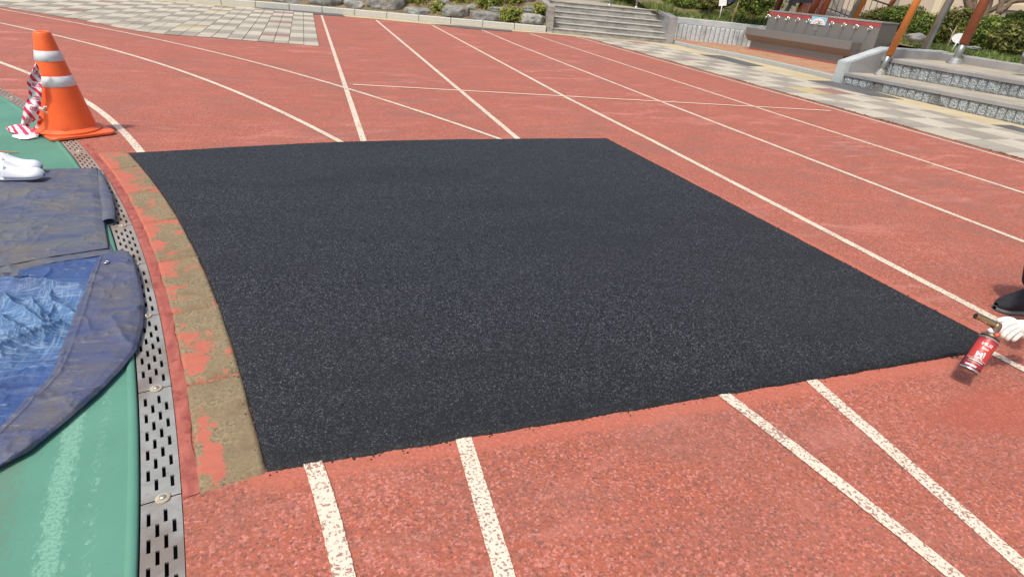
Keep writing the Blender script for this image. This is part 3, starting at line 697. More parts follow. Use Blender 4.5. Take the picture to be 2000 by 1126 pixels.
# ------------------------------------------------------------------ foliage builders
def leaf_mesh(name, cen, rad, n, size, mat, parent=None, core=True, flat=.0, seed=0, lump=.25):
    R_ = np.random.default_rng(seed+11)
    d_ = R_.normal(size=(n, 3)); d_ /= np.linalg.norm(d_, axis=1)[:, None]
    lum = np.array([noise.noise(Vector(x)*2.1+Vector((seed, 0, 0)))+.6*noise.noise(Vector(x)*4.7+Vector((0, seed, 0))) for x in d_])
    rr_ = (R_.random(n)**.35)*(1+lump*lum)
    keep = R_.random(n) < np.clip(.75+1.6*np.array([noise.noise(Vector(x)*5+Vector((seed*2., 1, 0))) for x in d_]), .25, 1)
    c = d_*rr_[:, None]; c = c[keep]; d2 = d_[keep]; m = len(c)
    c[:, 2] = np.maximum(c[:, 2], -.8)
    c = c*np.array(rad)+np.array(cen)
    nrm = d2*.7+R_.normal(size=(m, 3))*.6+np.array([0, 0, .35]); nrm /= np.linalg.norm(nrm, axis=1)[:, None]
    a = np.cross(nrm, R_.normal(size=(m, 3))); a /= np.linalg.norm(a, axis=1)[:, None]; b = np.cross(nrm, a)
    s_ = size*(.6+.8*R_.random(m))[:, None]
    V_ = np.stack([c-a*s_, c-b*s_*.45+nrm*s_*.15, c+a*s_, c+b*s_*.45+nrm*s_*.15], 1).reshape(-1, 3)
    me = bpy.data.meshes.new(name); me.vertices.add(len(V_)); me.vertices.foreach_set('co', V_.reshape(-1).astype(np.float32))
    me.loops.add(m*4); me.loops.foreach_set('vertex_index', np.arange(m*4)); me.polygons.add(m); me.polygons.foreach_set('loop_start', np.arange(m)*4); me.polygons.foreach_set('loop_total', np.full(m, 4)); me.update(calc_edges=True)
    tn = np.repeat(np.clip(.5+R_.normal(0, .22, m)+.35*lum[keep], 0, 1), 4)
    at = me.attributes.new('tint', 'FLOAT', 'POINT'); at.data.foreach_set('value', tn.astype(np.float32))
    return mobj(name, me, mat, parent)
def shrub(cen, rad, n, size, mat, label, seed, cat='shrub', group=None, name='shrub'):
    root = empty(name, (cen[0], cen[1], cen[2]-rad[2]*.8), label=label, cat=cat, group=group)
    lc = Vector((0, 0, rad[2]*.8)); leaf_mesh('foliage', lc, rad, n, size, mat, root, seed=seed)
    bm = bmesh.new()
    for k in range(14):
        a = random.random()*6.28; t_ = random.uniform(.2, .8); tip = lc+Vector((math.cos(a)*rad[0]*t_, math.sin(a)*rad[1]*t_, rad[2]*random.uniform(.1, .8)))
        add_tube(bm, [Vector((math.cos(a)*rad[0]*.15, math.sin(a)*rad[1]*.15, -.12)), lc*.5+tip*.4, tip], [.012, .008, .003], 5)
    bmo('stems', bm, M_BARK, root)
    bm = bmesh.new(); bmesh.ops.create_icosphere(bm, subdivisions=3, radius=1)
    for v in bm.verts:
        q = v.co*(.62+.16*noise.noise(v.co*2.5+Vector((seed, 0, 0)))); v.co = Vector((q.x*rad[0], q.y*rad[1], max(q.z, -.75)*rad[2]))+lc
    bmo('inner_twigs', bm, M_CORE, root, True)
    return root
SH = [((780, -22, 850, 14), .9, 'yellow green shrub right of the largest boulder, at the top edge'), ((838, 4, 876, 32), .55, 'narrow trailing shrub left of the middle blocky boulder'),
      ((878, -14, 932, 12), 1.1, 'yellow green shrub above the middle blocky boulder'), ((928, -12, 984, 20), .9, 'spreading green shrub above the grey blue boulder'),
      ((972, 14, 1028, 48), .45, 'large bushy green shrub hanging over the kerb left of the slate boulder'), ((980, -14, 1030, 14), 1.2, 'yellow green shrub above the large kerb bush'),
      ((1042, 7, 1066, 29), .6, 'small round yellowish shrub against the stair wall'), ((600, -26, 660, -4), 1.2, 'low shrub at the top edge above the dark greenish boulder')]
for k, (bx, dp, lb) in enumerate(SH):
    a = on_kerb_plane(bx[0], (bx[1]+bx[3])/2, dp); b = on_kerb_plane(bx[2], (bx[1]+bx[3])/2, dp); t_ = on_kerb_plane((bx[0]+bx[2])/2, bx[1], dp); c_ = on_kerb_plane((bx[0]+bx[2])/2, bx[3], dp)
    w = (b-a).length/2; h = (t_.z-c_.z)/2; cen = (a+b)/2; cen.z = (t_.z+c_.z)/2
    shrub(cen, (w*1.05, max(.25, w*.7), h*1.1), 1500 if w > .3 else 700, .042, M_LF1, lb, k+3, group='shrubs growing among the boulders')
# ------------------------------------------------------------------ stairs
SA, SB = Vector((6.5, 16.70, 0)), Vector((9.61, 15.34, 0)); ST = (SB-SA).normalized(); SN = Vector((-ST.y, ST.x, 0))  # SN points up the stairs
stairs = empty('concrete_stairs', SA, label='weathered grey concrete stairs with six steps and sloping side walls', cat='stairs')
z3 = lambda x, y: (1040+x/6.667, y/6.667)
LE = [(295, 372), (300, 300), (300, 222), (300, 148), (305, 72), (250, 17)]; RE = [(1690, 495), (1645, 412), (1610, 330), (1570, 258), (1525, 182), (1480, 115)]
zt = []; off6 = []
TD = .27
for i in range(6):
    p = PL(*z3(*LE[i]), SA+SN*(TD*i+.02), SN); q = PL(*z3(*RE[i]), SA+SN*(TD*i+.02), SN); zt.append((p, q))
for i in range(6):
    p, q = zt[i]; L0 = Vector((p.x, p.y, 0))-ST*(.10 if i else .18); R0 = Vector((q.x, q.y, 0))+ST*.35
    zz = (p.z+q.z)/2; back = SN*(TD+.14 if i < 5 else 4.0)
    bm = bmesh.new(); lo = -.1
    add_prism(bm, [L0+Vector((0, 0, lo)), R0+Vector((0, 0, lo)), R0+back+Vector((0, 0, lo)), L0+back+Vector((0, 0, lo))], [L0+Vector((0, 0, zz-.022)), R0+Vector((0, 0, zz-.022)), R0+back+Vector((0, 0, zz-.022)), L0+back+Vector((0, 0, zz-.022))])
    for v in bm.verts: v.co -= SA
    st_ = bmo('step', bm, M_STEP, stairs)
    bm = bmesh.new(); f_ = -SN*.022
    add_prism(bm, [L0+f_+Vector((0, 0, zz-.02)), R0+f_+Vector((0, 0, zz-.02)), R0+back+Vector((0, 0, zz-.02)), L0+back+Vector((0, 0, zz-.02))], [L0+f_+Vector((0, 0, zz)), R0+f_+Vector((0, 0, zz)), R0+back+Vector((0, 0, zz)), L0+back+Vector((0, 0, zz))])
    bevel(bm, .004, 1)
    for v in bm.verts: v.co -= SA
    bmo('nosing', bm, M_NOSE if i < 5 else M_TREAD, stairs)
def wallprism(name, A_, D, w, h0, h1, L, mat, parent, capmat=None, back=None):
    """wall starting at A_ running along D for L, width vector w, height h0..h1"""
    P_ = [A_, A_+w, A_+w+D*L, A_+D*L]; hs = [h0, h0, h1, h1]; bm = bmesh.new()
    add_prism(bm, [p+Vector((0, 0, -.1)) for p in P_], [p+Vector((0, 0, h)) for p, h in zip(P_, hs)]); bevel(bm, .012, 1)
    for v in bm.verts: v.co -= parent.location
    return bmo(name, bm, mat, parent)
# side walls: front pillar face, top edge rising gently away
def cheek(front_in, front_out, zf, uv_in, run, mat, w):
    e = PL(*uv_in, SA+SN*run, SN); fi, fo = front_in, front_out; eo = Vector((e.x, e.y, 0))+(fo-fi); ei = Vector((e.x, e.y, 0)); d_ = (ei-fi).normalized(); ze = zf+(e.z-zf)*2.2; ei = fi+(ei-fi)*2.2; eo = fo+(eo-fo)*2.2
    bm = bmesh.new(); P_ = [fi, fo, eo, ei]; add_prism(bm, [p+Vector((0, 0, -.1))-SA for p in P_], [p+Vector((0, 0, h))-SA for p, h in zip(P_, (zf, zf, ze, ze))]); bevel(bm, .012, 1); return bmo('side_wall', bm, mat, stairs)
cheek(SA+ST*.17-SN*.01, SA-SN*.01, .69, (1068, 0), 1.3, M_STEP, .17)
cheek(SB-SN*.02, SB+ST*.20-SN*.02, .70, (1255, 2), 3.2, M_CAP, .2)
# railing posts at the stair head
landz = (zt[5][0].z+zt[5][1].z)/2
for (u, v, tu, lb) in ((1243, 11, 1247, 'shiny steel railing post at the stair head near the right side wall'), (1192, 0, 1196, 'steel railing post at the stair head left of the other post')):
    p = PL(u, v, SA+SN*(TD*5+.55), SN); p.z = landz
    if u == 1192: p = PL(u, v, SA+SN*(TD*5+1.0), SN); p.z = landz
    r_ = empty('railing_post', p, label=lb, cat='railing post', group='railing posts at the stair head')
    bm = bmesh.new(); add_tube(bm, [(0, 0, 0), (0, 0, .02), (0, 0, .035)], [.075, .07, .04], 20); bmo('flange', bm, M_CHROME, r_, True)
    tube('pole', [(0, 0, .03), (0, 0, .95)], .035, M_STEEL, r_); tube('handrail', [tuple(-ST*.6+Vector((0, 0, .95))), tuple(ST*.0+Vector((0, 0, .95)))], .025, M_STEEL, r_)
# ------------------------------------------------------------------ retaining wall with rock-face panels
WA, WB = Vector((9.80, 15.30, 0)), Vector((10.52, 16.44, 0))
RW0 = Vector((9.82, 15.42, 0)); RW1 = Vector((12.62, 14.9, 0))
RT = None
q0 = Vector((10.20, 16.63, 0)); q1 = Vector((12.9, 14.66, 0)); RT = (q1-q0).normalized(); RN = Vector((-RT.y, RT.x, 0))
rw = empty('retaining_wall', q0, label='pale painted retaining wall with rock face panels between stairs and wash trough', cat='retaining wall')
Lw = (q1-q0).length
bm = bmesh.new(); add_prism(bm, [Vector((0, 0, -.1)), RT*Lw+Vector((0, 0, -.1)), RT*Lw+RN*.25+Vector((0, 0, -.1)), RN*.25+Vector((0, 0, -.1))], [Vector((0, 0, .66)), RT*Lw+Vector((0, 0, .66)), RT*Lw+RN*.25+Vector((0, 0, .66)), RN*.25+Vector((0, 0, .66))]); bevel(bm, .015, 1); bmo('wall_body', bm, M_PALE, rw)
def rock_panel(name, parent, o0, T_, N_out, w, z0, z1, seed, mat=M_ROCKP, dep=.022, res=.02):
    nx, nz = max(4, int(w/res)), max(4, int((z1-z0)/res)); P = np.zeros((nz+1, nx+1, 3))
    for i in range(nz+1):
        for j in range(nx+1):
            e = 0 if (i in (0, nz) or j in (0, nx)) else 1
            d_ = e*(.008+dep*max(0, .5+noise.noise(Vector((j*res*9+seed*5, i*res*9, seed)))+.5*noise.noise(Vector((j*res*25, i*res*25+seed, 3)))))
            P[i, j] = o0+T_*(w*j/nx)+N_out*d_+Vector((0, 0, z0+(z1-z0)*i/nz))
    return gridmesh(name, P, mat, parent, smooth=False)
bm = bmesh.new(); add_prism(bm, [RT*.3-RN*.0015, RT*(Lw-.1)-RN*.0015, RT*(Lw-.1)+RN*.02, RT*.3+RN*.02], [p+Vector((0, 0, .50)) for p in (RT*.3-RN*.0015, RT*(Lw-.1)-RN*.0015, RT*(Lw-.1)+RN*.02, RT*.3+RN*.02)]); bmo('groove_backing', bm, M_GROOVE, rw)
k = 0; x = .12
while x < Lw-.3:
    w = .135; rock_panel('rock_face_rib', rw, RT*(x+.22)-RN*.003, RT, -RN, w-.018, .02, .49, k, M_ROCKW, .009); x += w; k += 1
# apron, its kerb
KR = [G(*p) for p in [(1303, 84), (1345, 95), (1390, 104), (1450, 116), (1500, 127), (1560, 141), (1632, 159)]]
KRp = resample([(p.x, p.y) for p in KR], 9)
ap = [(p[0]+.08, p[1]) for p in KRp]+[(13.6, 9.4), (13.6, 15.2), (10.3, 16.6)]
bm = bmesh.new(); bm.faces.new([bm.verts.new((x, y, .075)) for x, y in ap]); o = bmo('brick_apron', bm, M_BRICK); tag(o, kind='structure')
kk = empty('apron_kerb', (0, 0, 0), label='grey granite kerb edging the red brick apron by the wash trough', cat='kerb')
for i in range(8):
    a, b = Vector((*KRp[i], 0)), Vector((*KRp[i+1], 0)); t_ = (b-a).normalized(); nn = Vector((-t_.y, t_.x, 0)); a += t_*.004; b -= t_*.004
    bm = bmesh.new(); add_prism(bm, [a, b, b+nn*.13, a+nn*.13], [p+Vector((0, 0, .10)) for p in (a, b, b+nn*.13, a+nn*.13)]); bevel(bm, .012, 1); bmo('kerb_stone', bm, M_GRAN2, kk)
# ------------------------------------------------------------------ wash trough
TA, TB = Vector((11.76, 14.45, 0)), Vector((12.17, 11.54, 0)); TT = (TB-TA).normalized(); TN = Vector((TT.y, -TT.x, 0))  # TN faces the track
trough = empty('wash_trough', TA, label='long stainless steel wash trough with ten taps and red bands', cat='wash trough')
TL = (TB-TA).length; ex = -.05
def tprof(name, prof, mat, x0, x1, parent=trough, d0=None):
    """extrude profile (outward, z) along the trough"""
    bm = bmesh.new(); a = [TT*x0+TN*p+Vector((0, 0, z)) for p, z in prof]; b = [TT*x1+TN*p+Vector((0, 0, z)) for p, z in prof]
    add_prism(bm, a, b); return bmo(name, bm, mat, parent)
TZ = .0
PR = .17
tprof('base_panel', [(0, .075), (0, .285), (-.5, .285), (-.5, .075)], M_TROUGH, 0, TL)
tprof('red_base_band', [(.004, .03), (.004, .105), (-.002, .105), (-.002, .03)], M_REDTAPE, 0, TL)
tprof('plinth', [(-.012, .0), (-.012, .08), (-.5, .08), (-.5, .0)], M_DARK, 0.01, TL-.01)
tprof('sloping_underside', [(0, .283), (PR, .445), (-.5, .445), (-.5, .283)], M_TROUGH, -.12, TL+.22)
tprof('rim_panel', [(PR+.002, .443), (PR+.002, .612), (PR-.03, .618), (PR-.034, .50), (PR-.034, .443)], M_TROUGH, -.12, TL+.222)
tprof('basin_floor', [(PR-.03, .447), (PR-.03, .50), (-.22, .52), (-.22, .447)], M_TROUGH, -.118, TL+.22)
tprof('basin_end', [(PR-.0, .445), (PR-.0, .606), (-.24, .606), (-.24, .445)], M_TROUGH, TL+.2, TL+.225)
tprof('basin_end', [(PR-.0, .445), (PR-.0, .606), (-.24, .606), (-.24, .445)], M_TROUGH, -.125, -.10)
BKp = -.20; x0b, x1b = .12, TL+.12
x0b = (PL(1495, 56, TA+TN*BKp, TN)-TA).dot(TT); x1b = (PL(1714, 70, TA+TN*BKp, TN)-TA).dot(TT)
tprof('splashback_housing', [(BKp, .44), (BKp, 1.055), (BKp-.62, 1.055), (BKp-.62, .44)], M_TROUGH, x0b, x1b)
tprof('housing_base', [(BKp-.0, .08), (BKp-.0, .445), (BKp-.6, .445), (BKp-.6, .08)], M_TROUGH, x0b+.01, x1b-.01)
tprof('top_band', [(BKp+.012, 1.057), (BKp+.012, 1.085), (BKp-.63, 1.085), (BKp-.63, 1.057)], M_CAP, x0b-.01, x1b+.01)
tprof('red_top_band', [(BKp+.004, .965), (BKp+.004, 1.048), (BKp-.002, 1.048), (BKp-.002, .965)], M_REDTAPE, x0b+.004, x1b-.004)
tapx = [1503, 1522, 1541, 1561, 1582, 1603, 1627, 1651, 1675, 1702]
for k, u in enumerate(tapx):
    v = 30+(u-1503)*(54.5-30)/(1702-1503)
    c_ = PL(u, v, TA+TN*BKp, TN)-TA; c_ = TT*c_.dot(TT)+TN*BKp+Vector((0, 0, .925))
    tp = empty('tap', c_); tp.parent = trough
    bm = bmesh.new(); add_tube(bm, [(0, 0, 0), tuple(TN*.01), tuple(TN*.014)], [.042, .04, .02], 16); f_ = bmo('rosette', bm, M_CHROME, tp, True)
    bm = bmesh.new(); add_tube(bm, [tuple(TN*.01), tuple(TN*.07), tuple(TN*.11+Vector((0, 0, -.012))), tuple(TN*.125+Vector((0, 0, -.05)))], .013, 10)
    add_tube(bm, [tuple(TN*.06), tuple(TN*.06+Vector((0, 0, .05)))], .011, 8); add_tube(bm, [tuple(TN*.06+Vector((0, 0, .05))-TT*.04), tuple(TN*.06+Vector((0, 0, .05))+TT*.04)], .008, 8)
    bmo('spout', bm, M_CHROME, tp, True)
# sign on the splashback
M = NM('sign_sky_blue'); M_SB = M.done(M.mix(M.noise(30), (.20, .45, .62), (.35, .62, .76)), .5)
M_SW = simple('sign_white', (.70, .74, .70), (.82, .83, .80), 30, .5); M_SO = simple('sign_orange_print', (.62, .25, .16), (.70, .36, .26), 30, .5)
def on_splash(u, v): 
    p = PL(u, v, TA+TN*(BKp+.016), TN)-TA; return p
sg0 = on_splash(1586, 33); sg1 = on_splash(1614, 44); sx0, sx1 = sg0.dot(TT), sg1.dot(TT)
tprof('notice_board', [(BKp+.006, .87), (BKp+.006, 1.05), (BKp+.014, 1.05), (BKp+.014, .87)], M_SB, sx0, sx1)
bm = bmesh.new(); ctr = TT*((sx0+sx1)/2)+TN*(BKp+.017); pts = [ctr+TT*(math.cos(a)*(sx1-sx0)*.44)+Vector((0, 0, .875+math.sin(a)*.145)) for a in np.linspace(0, math.pi, 18)]
bm.faces.new([bm.verts.new(p) for p in pts]); bmo('notice_arch', bm, M_SW, trough)
bm = bmesh.new()
for k in range(7):
    for r_ in range(2):
        if r_ == 1 and k in (0, 6): continue
        p = ctr+TN*.003+TT*((k-3)*(sx1-sx0)*.10)+Vector((0, 0, .905+r_*.045)); q = (sx1-sx0)*.034
        add_box(bm, (-q, -.002, -.004), (q, .002, .004), Matrix.Translation(p)@Matrix.Rotation(math.atan2(TT.y, TT.x), 4, 'Z'))
        add_box(bm, (-q*.3, -.002, -.014), (q*.3, .002, .014), Matrix.Translation(p+TT*q*.4+Vector((0, 0, .003)))@Matrix.Rotation(math.atan2(TT.y, TT.x), 4, 'Z'))
bmo('notice_print', bm, M_SO, trough)
lx0, lx1 = on_splash(1590, 50).dot(TT), on_splash(1599, 52).dot(TT)
tprof('paper_label', [(BKp+.003, .74), (BKp+.003, .855), (BKp+.006, .855), (BKp+.006, .74)], M_STEEL, lx0, lx1)
# ------------------------------------------------------------------ terraced seat
seat = empty('terraced_seat', (9.75, 9.1, 0), label='terraced concrete seat with rock face risers and two broad treads', cat='terraced seat'); SO = Vector((9.75, 9.1, 0))
def zc1(y): return .195+(9.1-y)*.016 if y > 5.5 else .2526
ys = np.linspace(9.16, -2.0, 24)
def slab(name, x0f, x1f, z0f, z1f, mat, ys=ys):
    P = np.array([[(x0f(y), y, z0f(y)), (x0f(y), y, z1f(y)-.012), (x0f(y)+.012, y, z1f(y)), (x1f(y), y, z1f(y)), (x1f(y), y, z0f(y))] for y in ys]); P[..., 0] -= SO.x; P[..., 1] -= SO.y
    o = gridmesh(name, P, mat, seat, smooth=False, closed=True); return autosmooth(o, 30)
X1 = lambda y: 9.72; X2 = lambda y: 10.55+(9.1-y)*.02; X3 = lambda y: 12.05+(9.1-y)*.02
z1 = lambda y: zc1(y)+.02; z2 = lambda y: .52; z3f = lambda y: .66
slab('riser_body', lambda y: 9.755, lambda y: 12.2, lambda y: -.1, lambda y: z1(y)-.06, M_SHADE)
slab('groove_backing', lambda y: 9.7535, lambda y: 9.79, lambda y: -.05, lambda y: z1(y)-.062, M_GROOVE)
slab('groove_backing', lambda y: X2(y)+.0035, lambda y: X2(y)+.04, lambda y: z1(y)-.04, lambda y: z2(y)-.058, M_GROOVE)
slab('seat_cap', X1, lambda y: X2(y)+.03, lambda y: z1(y)-.065, z1, M_CAP)
slab('upper_riser_body', lambda y: X2(y)+.005, lambda y: 12.25, lambda y: z1(y)-.05, lambda y: z2(y)-.055, M_SHADE)
slab('upper_cap', lambda y: X2(y)-.035, lambda y: X2(y)+.12, lambda y: z2(y)-.065, lambda y: z2(y)+.002, M_CAP)
slab('upper_tread', lambda y: X2(y)+.115, lambda y: X3(y)+.05, lambda y: z2(y)-.055, z2, M_TREAD)
slab('lower_tread_top', lambda y: 9.84, lambda y: X2(y)+.006, lambda y: z1(y)-.03, lambda y: z1(y)+.003, M_TREAD)
slab('back_kerb_wall', X3, lambda y: X3(y)+.22, lambda y: .3, z3f, M_CAP)
k = 0; y = 9.04
while y > 3.2:
    w = random.choice([.13, .15, .16, .19]); o_ = Vector((9.752, y, 0))-SO
    rock_panel('rock_face_panel', seat, o_, Vector((0, -1, 0)), Vector((-1, 0, 0)), w-.015, .004, z1(y)-.068, 50+k, dep=.012, res=.016); y -= w; k += 1
y = 8.95
while y > 3.2:
    w = random.choice([.14, .16, .19, .22]); o_ = Vector((X2(y)+.002, y, 0))-SO
    rock_panel('upper_rock_face_panel', seat, o_, Vector((0.02, -1, 0)).normalized(), Vector((-1, 0, 0)), w-.016, z1(y)+.004, z2(y)-.068, 150+k, dep=.014, res=.02); y -= w; k += 1
# end wall
bm = bmesh.new(); y0, y1 = 9.06, 9.30
side = [(9.70, -.05), (9.70, .40), (10.62, .69), (12.25, .69), (12.25, -.05)]
add_prism(bm, [Vector((x, y0, z))-SO for x, z in side], [Vector((x, y1, z))-SO for x, z in side]); bevel(bm, .014, 2); bmo('end_wall', bm, M_PALE, seat)
bm = bmesh.new(); side2 = [(9.79, .2), (9.79, .395), (10.64, .665), (12.06, .665), (12.06, .2)]
add_prism(bm, [Vector((x, y0-.006, z))-SO for x, z in side2], [Vector((x, y0+.004, z))-SO for x, z in side2]); bmo('end_wall_shade', bm, M_SHADE, seat)  # darker sheet puts the shade of the inner face into colour
# posts
def post(base, topuv, r, mat, label, cat, name, sleeve=True, hgt=2.7, flange=True, group=None):
    cd = Vector((-base.x, -base.y, 0)).normalized(); tp = PL(*topuv, base, cd); d_ = (tp-base).normalized()
    root = empty(name, base, label=label, cat=cat, group=group); bm = bmesh.new()
    s0 = .36 if sleeve else .0
    if sleeve:
        tube('steel_sleeve', [d_*.02, d_*(s0+.01)], r*.80, M_STEEL, root, 24)
        bm = bmesh.new(); add_tube(bm, [d_*0.0-Vector((0, 0, .0)), d_*.035, d_*.036, d_*.07, d_*.071, d_*.10, d_*.11], [r*1.75, r*1.7, r*1.45, r*1.42, r*1.2, r*1.15, r*.85], 28); bmo('base_collar', bm, M_CHROME, root, False)
    tube('post_shaft', [d_*s0, d_*hgt], r, mat, root, 28)
    return root, d_
p1 = Vector((10.22, 8.63, .0)); p1 = PL(1717, 146, (0, 0, z1(8.7)+.003), (0, 0, 1))
post(p1, (1792, 0), .062, M_POSTO, 'bright orange round post standing on the lower tread beside the end wall', 'post', 'canopy_post', group='round posts on the terraced seat')
p3 = PL(1863, 124, (0, 0, z2(8)+.003), (0, 0, 1))
post(p3, (1924, 0), .082, M_POSTB, 'round post, shaded orange coloured reddish brown, standing on the upper tread', 'post', 'canopy_post', group='round posts on the terraced seat')  # reddish brown stands in for the shade on this orange post
# steel pole behind the curb
p2 = PL(1803, 97, (0, 0, .66), (0, 0, 1)); p2.z = .58; post(p2, (1856, 0), .072, M_STEEL, 'bare stainless steel pole behind the seat back wall', 'pole', 'steel_pole', sleeve=False)
# ledge the pole stands on + pale walk behind the seat back
bm = bmesh.new(); add_prism(bm, [(12.0, 9.35, .3), (12.9, 10.3, .3), (12.75, 8.6, .3), (12.3, 7.6, .3)], [(12.0, 9.35, .645), (12.9, 10.3, .645), (12.75, 8.6, .645), (12.3, 7.6, .645)]); o = bmo('pale_ledge', bm, M_PALE); tag(o, kind='structure')
# ------------------------------------------------------------------ planted ground behind
def sheet(name, pts, mat, z=None):
    bm = bmesh.new(); bm.faces.new([bm.verts.new(p) for p in pts]); o = bmo(name, bm, mat); tag(o, kind='structure'); return o
sheet('planting_bed', [(12.3, 9.3, .640), (12.3, -3, .640), (24, -3, .75), (24, 16, .9), (13.6, 16, .80), (12.9, 10.4, .640)], M_SOIL)
sheet('planting_bed', [(10.25, 16.7, .63), (12.95, 14.85, .63), (13.8, 12.0, .64), (14, 16, .78), (24, 30, 1.2), (10, 34, 1.4), (9.8, 19, 1.2)], M_SOIL)
def grass(name, poly, n, h, label, seed, zf=.66, tint=0):
    R_ = np.random.default_rng(seed); P_ = np.array(poly)
    xs_ = []; 
    import itertools
    tri = [(P_[0], P_[i], P_[i+1]) for i in range(1, len(P_)-1)]; ar = np.array([abs(np.cross((b-a), (c-a)))/2 if False else abs((b-a)[0]*(c-a)[1]-(b-a)[1]*(c-a)[0])/2 for a, b, c in tri]); pick = R_.choice(len(tri), n, p=ar/ar.sum())
    u, v = R_.random(n), R_.random(n); s_ = u+v > 1; u = np.where(s_, 1-u, u); v = np.where(s_, 1-v, v)
    A_ = np.array([t[0] for t in tri])[pick]; B_ = np.array([t[1] for t in tri])[pick]; C_ = np.array([t[2] for t in tri])[pick]
    p = A_+u[:, None]*(B_-A_)+v[:, None]*(C_-A_); pz = np.full(n, zf-.01)
    cl = vnoise(p[:, 0], p[:, 1], 2.5, seed); hh = h*(.35+.9*R_.random(n))*(.6+.8*cl)
    a = R_.random(n)*6.28; w = .008+.006*R_.random(n); lean = R_.normal(0, .35, (n, 2))*hh[:, None]
    base = np.c_[p, pz]; dx = np.c_[np.cos(a)*w, np.sin(a)*w, np.zeros(n)]
    mid = base+np.c_[lean*.35, hh*.6]; tip = base+np.c_[lean, hh]
    V_ = np.stack([base-dx, base+dx, mid+dx*.7, tip, mid-dx*.7], 1).reshape(-1, 3)
    me = bpy.data.meshes.new(name); me.vertices.add(n*5); me.vertices.foreach_set('co', V_.reshape(-1).astype(np.float32)); me.loops.add(n*5); me.loops.foreach_set('vertex_index', np.arange(n*5))
    me.polygons.add(n); me.polygons.foreach_set('loop_start', np.arange(n)*5); me.polygons.foreach_set('loop_total', np.full(n, 5)); me.update(calc_edges=True)
    at = me.attributes.new('tint', 'FLOAT', 'POINT'); at.data.foreach_set('value', np.repeat(np.clip(R_.normal(.5+tint, .2, n)+.3*(cl-.5), 0, 1), 5).astype(np.float32))
    o = mobj(name, me, M_GR); tag(o, label, 'grass', kind='stuff'); return o
grass('grass', [(12.8, 9.0), (12.32, 7.6), (12.35, 4.0), (15, 4.0), (16.2, 12.6), (14.0, 12.2), (12.95, 10.4)], 26000, .10, 'short green grass strip behind the terraced seat', 5)
grass('weeds', [(10.2, 17.0), (10.5, 16.65), (13.0, 14.85), (14.0, 14.5), (13.2, 18.5), (9.9, 20.5), (9.75, 18.5)], 26000, .26, 'tall weedy grass on top of the panelled retaining wall', 6, .63, .12)
sheet('planting_bed', [(9.72, 15.6, .62), (10.35, 16.55, .63), (10.3, 18, .8), (9.9, 20, 1.25)], M_SOIL)
grass('weeds', [(9.86, 16.0), (10.35, 16.6), (10.6, 19.3), (10.3, 20.5)], 5000, .22, 'weedy grass beside the right stair wall', 8, .72, .1)
for cc_, rd_, sd_ in (((14.2, 22.5, 1.35), (4.4, 5.2, .45), 61), ((11.3, 20.3, 1.22), (1.5, 2.6, .36), 62)):
    o = leaf_mesh('ground_cover', (0, 0, 0), rd_, 14000 if sd_ == 61 else 5000, .06, M_LF2, None, seed=sd_); o.location = cc_; tag(o, 'low leafy ground cover on the slope behind the wall' if sd_ == 61 else 'low leafy ground cover beside the stair wall', 'ground cover', kind='stuff')
# hedges by pixel box at a chosen horizontal distance
def at_dist(u, v, D):
    d_ = ray(u, v); k = D/math.hypot(d_[0], d_[1]); return Vector(CO+d_*k)
def hedge(box, D, mat, label, seed, n, size=.035, cat='bush', name='bush', group=None, deep=.55):
    a, b = at_dist(box[0], (box[1]+box[3])/2, D), at_dist(box[2], (box[1]+box[3])/2, D); t_ = at_dist((box[0]+box[2])/2, box[1], D); c_ = at_dist((box[0]+box[2])/2, box[3], D)
    w = (b-a).length/2; h = (t_.z-c_.z)/2; cen = (a+b)/2; cen.z = (t_.z+c_.z)/2; rt = shrub((0, 0, 0), (w, w*deep, h), n, size, mat, label, seed, cat, group, name)
    dirv = (b-a); rt.location = (cen.x, cen.y, cen.z-h*.8); rt.rotation_euler = (0, 0, math.atan2(dirv.y, dirv.x)); return rt
gr_ = 'clipped bushes behind the terraced seat'
for bx, D, mt, lb, sd, n in [((1672, 16, 1775, 62), 20.5, M_LF3, 'loose olive bush just right of the orange pole behind the trough', 21, 5200),
    ((1722, 8, 1812, 60), 20, M_LF2, 'rounded mound bush partly behind the bright orange post', 22, 6000),
    ((1768, 26, 1850, 88), 18.6, M_LF2, 'bright green bush between the orange post and the steel pole', 23, 6500),
    ((1822, 14, 1915, 94), 18.2, M_LF3, 'tall twiggy bush right of the steel pole', 24, 7500),
    ((1872, 30, 1985, 104), 17.4, M_LF2, 'broad yellow topped bush right of the brown post', 25, 9000),
    ((1925, 40, 2060, 116), 16.4, M_LF3, 'large olive clipped bush at the right edge', 26, 9500),
    ((1955, 22, 2050, 60), 19.6, M_LF2, 'dark bush behind the large olive bush near the grey plinth', 27, 4500)]:
    hedge(bx, D, mt, lb, sd, n, group=gr_)
gr2 = 'bushes on the planting bed above the panelled wall'
for bx, D, mt, lb, sd, n in [((1268, -50, 1345, 12), 23, M_LF2, 'tall green bush right of the stair head', 31, 5000), ((1318, -30, 1412, 24), 21, M_LF2, 'rounded bush left of the white name card', 32, 7000),
    ((1300, -14, 1384, 22), 20.6, M_LF2, 'bushy green shrub just above the left half of the panelled wall', 35, 6000), ((1362, -18, 1424, 20), 20.0, M_LF3, 'olive shrub directly behind the white name card stake', 36, 4000), ((1436, -45, 1520, 36), 19.5, M_LF2, 'big yellow green bush above the left end of the wash trough', 33, 9000), ((1375, -60, 1470, -8), 25, M_LF3, 'background bush behind the white name card', 34, 5000)]:
    hedge(bx, D, mt, lb, sd, n, group=gr2, size=.042)
